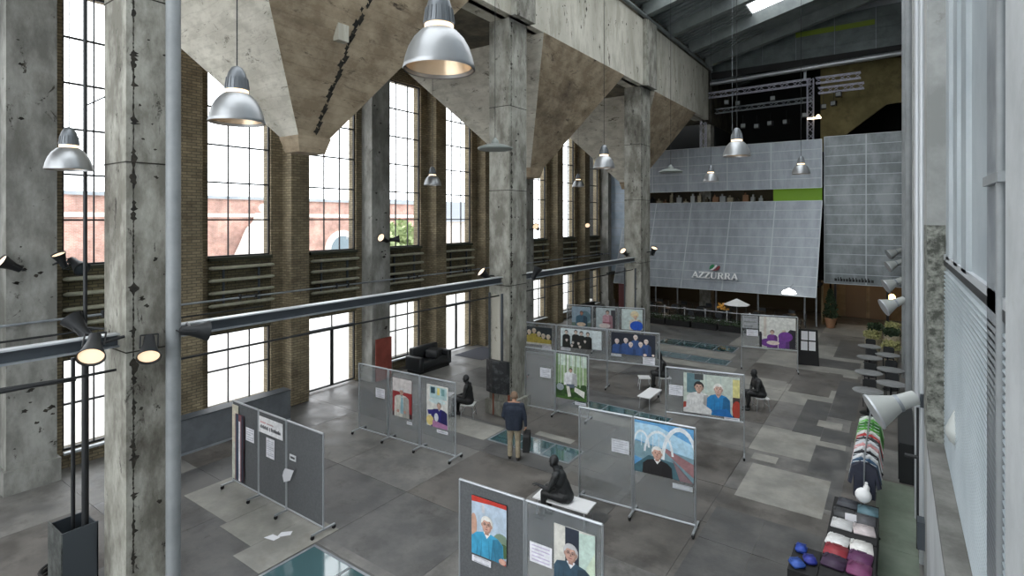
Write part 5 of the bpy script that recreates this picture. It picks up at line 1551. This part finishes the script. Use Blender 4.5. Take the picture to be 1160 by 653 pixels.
flood(12.3, 3.0, 'big grey cone floodlight above the clothes rack', 0.86, x0=0.40)
flood(24.4, 3.3, 'grey cone floodlight second from the camera on right wall', 0.86, x0=0.375)
flood(29.6, 3.55, 'grey cone floodlight third from the camera on right wall', 0.86, x0=0.375)
flood(33.2, 4.15, 'grey cone floodlight fourth from the camera on right wall', 0.8, x0=0.375)
flood(36.0, 4.6, 'smallest grey cone floodlight at the far end of right wall', 0.8, x0=0.375)
t = thing('shell_sconce', 'white half-dome wall lamp on the corrugated lining', 'wall lamp', (0.615, 8.7, 3.72))
sc_ = MB()
prof = [(0.0, 0.24), (0.035, 0.14), (0.075, 0.03), (0.10, -0.04), (0.105, -0.10), (0.07, -0.19), (0.0, -0.25)]
vs, fs = [], []
for i in range(13):
    a = math.pi * i / 12
    for (r_, z_) in prof:
        vs.append((-r_ * math.sin(a), r_ * math.cos(a) * 1.5, z_))
m_ = len(prof)
for i in range(12):
    for j in range(m_ - 1):
        fs.append((i * m_ + j, (i + 1) * m_ + j, (i + 1) * m_ + j + 1, i * m_ + j + 1))
sc_.add(vs, fs)
part('shell', sc_, LAMPW, t, True)
part('back_plate', MB().box(-0.005, 0.01, -0.19, 0.19, -0.24, 0.24), STEEL_E, t)

# ------------------------------------------------------------------ left side furniture
t = thing('low_partition', 'low dark grey partition box under the nearest visible windows', 'partition', (-15.95, 7.3, 0))
part('body', MB().box(0.1, 0.5, -1.1, 2.55, 0.04, 0.93), noisy('partition_grey', srgb(84, 88, 92), srgb(96, 100, 104), 3, 0.7, bump=0.05), t)
part('top_edge', MB().box(0.09, 0.52, -1.12, 2.57, 0.93, 0.95), STEEL_D, t)
part('skirting', MB().box(0.5, 0.515, -1.1, 2.55, 0.0, 0.06), STEEL_L, t)
t = thing('leather_sofa', 'bulky black leather sofa by the window right of the red board', 'sofa', (-15.95, 16.6, 0), R(90))
def cushion(x0, x1, y0, y1, z0, z1):
    mb = MB().box(x0, x1, y0, y1, z0, z1)
    me = mb.mesh('cushion', LEATHER)
    bm = bmesh.new(); bm.from_mesh(me)
    bmesh.ops.bevel(bm, geom=bm.edges[:] + bm.verts[:], offset=0.06, segments=3, affect='EDGES', profile=0.5)
    bm.to_mesh(me); bm.free()
    for p in me.polygons: p.use_smooth = True
    return me
link('seat', cushion(-0.75, 0.75, -0.35, 0.32, 0.16, 0.46), t)
link('backrest', cushion(-0.75, 0.75, 0.24, 0.5, 0.3, 0.95), t)
link('armrest', cushion(-0.95, -0.72, -0.38, 0.5, 0.1, 0.68), t)
link('armrest', cushion(0.72, 0.95, -0.38, 0.5, 0.1, 0.68), t)
part('base', MB().box(-0.88, 0.88, -0.3, 0.44, 0, 0.16), BLACK, t)
t = thing('loose_cushion', 'loose black cushion lying on the black leather sofa', 'cushion', (-15.9, 16.8, 0.46), 0.4)
link('cushion', cushion(-0.3, 0.25, -0.3, 0.3, 0.0, 0.35), t)
tag(part('red_board', MB().box(-16.4, -16.36, 14.05, 14.85, 0.0, 1.62), REDP), 'tall dark red board leaning on the concrete pier by the sofa', 'board')
t = thing('sheet_metal_box', 'open dark sheet metal box at the foot of the nearest column', 'box', (-11.3, 3.2, 0))
part('wall_sheet', MB().box(-0.34, 0.32, -0.26, -0.24, 0, 1.2), noisy('scuffed_sheet', srgb(58, 62, 62), srgb(110, 114, 112), 5, 0.4, metal=0.4, bump=0.1), t)
part('wall_sheet', MB().box(0.30, 0.32, -0.24, 0.24, 0, 1.2), STEEL_D, t)
part('wall_sheet', MB().box(-0.34, -0.32, -0.24, 0.24, 0, 1.16), STEEL_D, t)
part('wall_sheet', MB().box(-0.34, 0.32, 0.22, 0.24, 0, 1.16), STEEL_D, t)
part('bottom', MB().box(-0.32, 0.30, -0.24, 0.22, 0.5, 0.55), STEEL_D, t)
tag(part('standpipe', MB().tube((-11.35, 3.2, 0.55), (-11.35, 3.2, 3.95), 0.03, 10), BLACKM, None, True), 'thinner black standpipe rising from the sheet metal box', 'pipe')
tag(part('standpipe', MB().tube((-11.12, 3.3, 0.55), (-11.12, 3.3, 4.2), 0.05, 12), BLACKM, None, True), 'thicker black standpipe beside the nearest column', 'pipe')
tag(part('standpipe', MB().tube((-11.12, 3.3, 4.2), (-11.12, 3.3, 12.6), 0.03, 10).tube((-11.12, 3.3, 8.2), (-10.85, 3.49, 8.35), 0.012, 6), BLACKM, None, True), 'slim black riser with bracket left of the nearest column', 'pipe')
tc = MB()
for k in range(4):
    r_ = 0.26 + 0.02 * (k % 2)
    pts = [(r_ * math.cos(2 * math.pi * i / 24), r_ * math.sin(2 * math.pi * i / 24), 0.03 + 0.045 * k) for i in range(25)]
    tc.path(pts, 0.024, 6)
tag(part('cable_coil', tc, BLACK, None, True, (-12.0, 3.2, 0)), 'black cable coil on the floor at lower left edge', 'cable')
tag(part('door_mat', MB().box(-16.6, -15.0, 18.9, 20.9, 0.006, 0.014), plain('mat_grey', srgb(66, 68, 76), 0.9)), 'dark mat inside the far glass door', 'mat')
tag(part('floor_tape', MB().prism([(-12.9, 16.9), (-12.2, 17.4), (-11.9, 18.1), (-12.6, 17.6)], 0.006, 0.008, 'z'), plain('red_mark', srgb(196, 96, 84), 0.8)), 'red painted mark on floor behind the middle column', 'floor mark')

# ------------------------------------------------------------------ stall and tables along the right wall
t = thing('clothes_rack', 'long chrome clothes rack standing along the right wall', 'clothes rack', (-0.5, 12.8, 0))
RL = 3.3
part('rail', MB().tube((0, 0, 1.52), (0, RL, 1.52), 0.014, 8), CHROME, t)
for y in (0.02, RL - 0.02):
    part('upright', MB().tube((0, y, 0.06), (0, y, 1.52), 0.014, 8), CHROME, t)
    part('foot', MB().tube((-0.24, y, 0.05), (0.24, y, 0.05), 0.016, 8).ball((-0.24, y, 0.03), 0.03).ball((0.24, y, 0.03), 0.03), BLACKM, t)
GCOL = [((36, 40, 56), 'dark navy'), ((56, 84, 110), 'slate blue'), ((210, 212, 214), 'white'), ((40, 40, 44), 'black'), ((216, 216, 218), 'off-white'), ((206, 150, 150), 'pink'), ((200, 206, 210), 'pale grey'),
        ((60, 64, 66), 'charcoal'), ((180, 60, 60), 'red'), ((214, 216, 212), 'cream white'), ((90, 160, 70), 'light green'), ((60, 130, 50), 'grass green'), ((48, 110, 44), 'deep green'), ((110, 180, 90), 'bright green'), ((200, 210, 200), 'mint white')]
for i, (c, nm) in enumerate(GCOL):
    y = 12.92 + i * 0.215
    t = thing('hanging_shirt', '%s shirt on the clothes rack, %s' % (nm, 'nearest to camera' if i == 0 else 'number %d from the near end' % (i + 1)), 'shirt', (-0.5, y, 0), random.uniform(-.12, .12), 'shirts on the rack')
    rr = random.Random(i)
    h = rr.uniform(0.55, 0.75)
    prof = [(-0.19, 1.45 - h), (0.19, 1.45 - h), (0.19, 1.18), (0.24, 0.95), (0.29, 0.98), (0.22, 1.34), (0.07, 1.45), (0.0, 1.41), (-0.07, 1.45), (-0.22, 1.34), (-0.29, 0.98), (-0.24, 0.95), (-0.19, 1.18)]
    mb = MB()
    n_ = len(prof)
    th = 0.055
    mb.add([(x, 0, z) for x, z in prof] + [(x * 0.92, -th, z - 0.02 if z > 1.2 else z) for x, z in prof] + [(x * 0.92, th, z - 0.02 if z > 1.2 else z) for x, z in prof],
           [tuple(range(n_, 2 * n_)), tuple(range(2 * n_, 3 * n_))] + [(k_, (k_ + 1) % n_, n_ + (k_ + 1) % n_, n_ + k_) for k_ in range(n_)] + [(k_, 2 * n_ + k_, 2 * n_ + (k_ + 1) % n_, (k_ + 1) % n_) for k_ in range(n_)])
    part('shirt', mb, paint(c), t)
    part('hanger', MB().path([(-0.2, 0, 1.39), (0, 0, 1.46), (0.2, 0, 1.39)], 0.006, 5).tube((0, 0, 1.45), (0, 0, 1.535), 0.004, 5), CHROME, t)

def table(loc, lx, ly, h, label, mat=BLACK):
    t = thing('stall_table', label, 'table', loc, 0, 'stall tables')
    part('table_top', MB().box(-lx / 2, lx / 2, -ly / 2, ly / 2, h - 0.03, h), mat, t)
    for a in (-1, 1):
        for b in (-1, 1):
            part('leg', MB().box(a * (lx / 2 - 0.05) - 0.02, a * (lx / 2 - 0.05) + 0.02, b * (ly / 2 - 0.05) - 0.02, b * (ly / 2 - 0.05) + 0.02, 0, h - 0.03), BLACKM, t)
    part('cloth_front', MB().box(-lx / 2, lx / 2, -ly / 2 - 0.008, -ly / 2, 0.02, h), mat, t)
    part('cloth_side', MB().box(lx / 2, lx / 2 + 0.008, -ly / 2, ly / 2, 0.02, h), mat, t)
    return t
table((-0.62, 11.75, 0), 0.72, 1.5, 0.78, 'black stall table nearest the clothes rack')
table((-0.62, 10.25, 0), 0.72, 1.4, 0.78, 'black stall table cut by the bottom image edge')
table((-1.22, 10.1, 0), 0.4, 0.8, 0.66, 'small low stall table under the blue shirts')
def folded(loc, c, label, lx=0.3, ly=0.26, h=0.05, rz=0):
    t = thing('folded_shirt', label, 'folded shirt', loc, rz, 'folded shirts on the stall tables')
    key = ('fold', lx, ly, h, c)
    if key not in CACHE:
        mb = MB().box(-lx / 2, lx / 2, -ly / 2, ly / 2, 0, h)
        me = mb.mesh('bundle', paint(c))
        bm = bmesh.new(); bm.from_mesh(me)
        bmesh.ops.bevel(bm, geom=bm.edges[:], offset=h * 0.3, segments=2, affect='EDGES')
        bm.to_mesh(me); bm.free()
        for p in me.polygons: p.use_smooth = True
        CACHE[key] = me
    link('bundle', CACHE[key], t)
    part('collar', MB().prism([(-0.07, ly * .48), (-0.05, ly * .36), (0, ly * .28), (0.05, ly * .36), (0.07, ly * .48)], h - 0.002, h + 0.006, 'z'), paint(tuple(int(v * 0.8) for v in c)), t)
    part('sleeve_fold', MB().prism([(-lx * .5, ly * .1), (-lx * .36, ly * .46), (-lx * .3, ly * .46), (-lx * .42, 0.0)], h - 0.002, h + 0.008, 'z'), paint(tuple(int(v * 0.9) for v in c)), t)
z = 0.782
FO = [(-0.75, 12.3, (70, 72, 78), 'charcoal folded shirt at the rack end of the stall'), (-0.42, 12.2, (90, 120, 130), 'blue grey folded shirt beside the white bag'),
      (-0.78, 11.85, (64, 66, 68), 'dark grey folded shirt behind the white card'), (-0.45, 11.8, (84, 84, 88), 'grey folded shirt right of the white card'),
      (-0.78, 11.4, (206, 206, 206), 'white folded shirt, left of the middle pair'), (-0.45, 11.4, (200, 190, 190), 'pinkish white folded shirt, right of the middle pair'),
      (-0.80, 10.75, (226, 226, 224), 'bright white folded shirt on the near table, left'), (-0.46, 10.75, (222, 220, 216), 'bright white folded shirt on the near table, right'),
      (-0.80, 10.4, (150, 50, 60), 'crimson folded shirt on the near table'), (-0.46, 10.4, (96, 50, 90), 'plum folded shirt on the near table'),
      (-0.80, 10.05, (60, 40, 66), 'dark violet folded shirt at the image bottom'), (-0.46, 10.05, (120, 60, 100), 'magenta folded shirt at the image bottom')]
for i, (x, y, c, lb) in enumerate(FO):
    folded((x, y, z), c, lb, 0.33, 0.36, 0.03 if i < 6 else 0.055, random.uniform(-.12, .12))
for i, (x, y, c) in enumerate(((-1.3, 10.34, (40, 70, 160)), (-1.14, 10.08, (52, 60, 150)), (-1.3, 9.86, (56, 90, 170)))):
    folded((x, y, 0.662), c, 'blue folded shirt on the small low table, %s from the far end' % ORD[i], 0.17 + 0.02 * i, 0.2, 0.08, 0.3 * i)
tag(part('price_card', MB().box(-0.09, 0.09, -0.003, 0.003, 0, 0.14), PAPER, None, False, (-0.66, 11.62, 0.782), 0.1), 'small white card standing on the stall table', 'card')
t = thing('white_bag', 'crumpled white bag at the end of the clothes rack', 'bag', (-0.5, 12.42, 0.845))
part('bag_body', MB().ball((0, 0, 0.13), 0.14, 14, s=(1, 0.8, 1)).ball((0.05, 0, 0.27), 0.07, 10, s=(0.8, 0.7, 1.3)), WHITE, t, True)
part('knot', MB().ball((0.05, 0, 0.37), 0.03, 8), WHITE, t, True)
tag(part('wall_cabinet', MB().box(0.08, 0.39, 15.9, 18.9, 0.0, 0.95).box(0.06, 0.08, 15.95, 18.85, 0.06, 0.9), BLACKM), 'long dark cabinet against right wall behind the clothes rack', 'cabinet')
tag(part('junction_box', MB().box(0.30, 0.40, 11.15, 11.4, 0.85, 1.3), STEEL_D), 'grey junction box low on right wall beside the stall', 'junction box')
tag(part('wall_conduit', MB().tube((0.36, 12.9, 0.0), (0.36, 12.9, 2.7), 0.03, 8).tube((0.36, 12.9, 1.75), (0.15, 12.9, 1.75), 0.035, 8), BLACKM, None, True), 'dark vertical conduit with short stub beside the stall', 'conduit')
BT = [(-0.91, 28.3), (-0.84, 26.0), (-0.78, 23.45), (-0.72, 20.95), (-0.25, 26.95), (-0.14, 24.35), (-0.12, 22.3)]
for i, (x, y) in enumerate(BT):
    bistro((x, y, 0), 'round grey bistro table, %s of the %s row along right wall' % (ORD[3 - i] if i < 4 else ORD[6 - i], 'outer' if i < 4 else 'wall'), 0.43)
    chair((x + 0.02, y + 0.85, 0), R(random.uniform(-8, 8)), 'black chair behind the %s bistro table of the %s row' % (ORD[3 - i] if i < 4 else ORD[6 - i], 'outer' if i < 4 else 'wall'), BLACKM, 'chairs at the bistro tables')
for i, (x, y, r_, h) in enumerate(((-0.85, 30.6, 0.32, 0.7), (-0.1, 30.4, 0.32, 0.95), (-0.15, 29.0, 0.3, 0.6), (-0.8, 32.2, 0.3, 0.8), (-0.1, 32.4, 0.3, 0.9))):
    t = thing('wicker_planter', 'pale wicker basket with plants past the bistro tables, %s from camera' % ORD[(2, 1, 0, 3, 4)[i]], 'planter', (x, y, 0), 0, 'wicker baskets')
    part('basket', MB().lathe([(r_ * .75, 0), (r_, h * .6), (r_ * .95, h), (r_ * .85, h), (r_ * .8, h - 0.1)], 18), WICKER, t, True)
    fo = MB()
    rr = random.Random(60 + i)
    for q in range(240):
        a0 = rr.uniform(0, 6.3); q_ = r_ * math.sqrt(rr.random())
        c = Vector((q_ * math.cos(a0), q_ * math.sin(a0), h - 0.08 + rr.uniform(0, 0.35)))
        a = Vector((rr.uniform(-1, 1), rr.uniform(-1, 1), rr.uniform(0, 1))).normalized() * 0.15
        b = a.orthogonal().normalized() * 0.05
        fo.add([c, c + a * .5 + b, c + a, c + a * .5 - b], [(0, 1, 2, 3)])
    stuff(part('leaves', fo, noisy('leaf_pale%d' % i, srgb(120, 124, 80), srgb(190, 186, 130), 9, 0.8, bump=0) if i % 2 == 0 else GREEND, t))

# ------------------------------------------------------------------ outside the windows
struct(part('ground_outside', MB().box(-120, -17.56, -60, 140, -0.5, -0.12), noisy('pale_paving', srgb(200, 198, 194), srgb(214, 212, 208), 0.3, 0.9, bump=0)))
t = thing('brick_building', 'red brick building with white dutch gable outside the windows', 'building', (-44, 0, -0.12))
part('facade', MB().box(-6, 0, -20, 44, 0, 8.0), REDBRICK, t)
part('cornice', MB().box(-6.1, 0.25, -20, 44, 8.0, 8.25), noisy('grey_cornice', srgb(150, 158, 166), srgb(168, 174, 180), 1, 0.8, bump=0), t)
part('white_band', MB().box(0, 0.12, -20, 44, 6.55, 6.85), STONEW, t)
gp = [(20.5, 0), (20.5, 1.0), (21.3, 1.4), (22.4, 2.6), (23.2, 4.2), (23.8, 5.6), (24.4, 6.2), (24.6, 6.9), (25.4, 6.9), (25.6, 6.2), (26.4, 5.7), (27.4, 4.4), (28.2, 2.8), (29.0, 1.6), (29.6, 1.2), (29.6, 0)]
part('white_gable', MB().prism(gp, 0.3, 1.6, 'x'), STONEW, t)
part('finial', MB().ball((0.9, 25.0, 7.3), 0.38, 12), STONEW, t, True)
arc = [(33.5 + 1.9 * math.cos(math.pi * i / 16), 3.4 + 1.9 * math.sin(math.pi * i / 16)) for i in range(17)]
part('arch_surround', MB().prism(arc + [(31.6, 0.5), (35.4, 0.5)], 0, 0.22, 'x'), STONEW, t)
arc2 = [(33.5 + 1.35 * math.cos(math.pi * i / 16), 3.4 + 1.35 * math.sin(math.pi * i / 16)) for i in range(17)]
part('arch_window', MB().prism(arc2 + [(32.15, 0.6), (34.85, 0.6)], 0.2, 0.26, 'x'), plain('far_window', srgb(110, 128, 138), 0.3), t)
for y in (5.5, 10.0, 14.5):
    part('window', MB().box(0, 0.08, y, y + 1.3, 1.2, 4.6), plain('far_window2', srgb(120, 136, 146), 0.3), t)
t = thing('street_tree', 'leafy green tree outside the window beyond the red board', 'tree', (-33, 30.5, -0.12))
part('trunk', MB().tube((0, 0, 0), (0, 0, 3.0), 0.2, 8, 0.12), TERRA, t)
fo = MB()
rr = random.Random(77)
for q in range(1500):
    d_ = Vector((rr.gauss(0, 1), rr.gauss(0, 1), rr.gauss(0, 1))).normalized() * 2.3 * rr.random() ** 0.4
    c = Vector((0, 0, 4.0)) + d_
    a = Vector((rr.uniform(-1, 1), rr.uniform(-1, 1), rr.uniform(-1, 1))).normalized() * 0.45
    b = a.orthogonal().normalized() * 0.16
    fo.add([c, c + a * .5 + b, c + a, c + a * .5 - b], [(0, 1, 2, 3)])
stuff(part('crown', fo, noisy('tree_leaf', srgb(140, 158, 110), srgb(176, 190, 140), 2, 0.8, bump=0), t))
t = thing('far_house', 'pale house with grey roof far outside the windows', 'building', (-52, 56, -0.12))
part('walls', MB().box(-6, 0, -6, 14, 0, 6.0), noisy('far_wall', srgb(200, 190, 180), srgb(212, 204, 196), 1, 0.9, bump=0), t)
part('roof', MB().prism([(-6.5, 6.0), (0.5, 6.0), (-3, 9.0)], -6.4, 14.4, 'y'), plain('far_roof', srgb(130, 134, 140), 0.8), t)
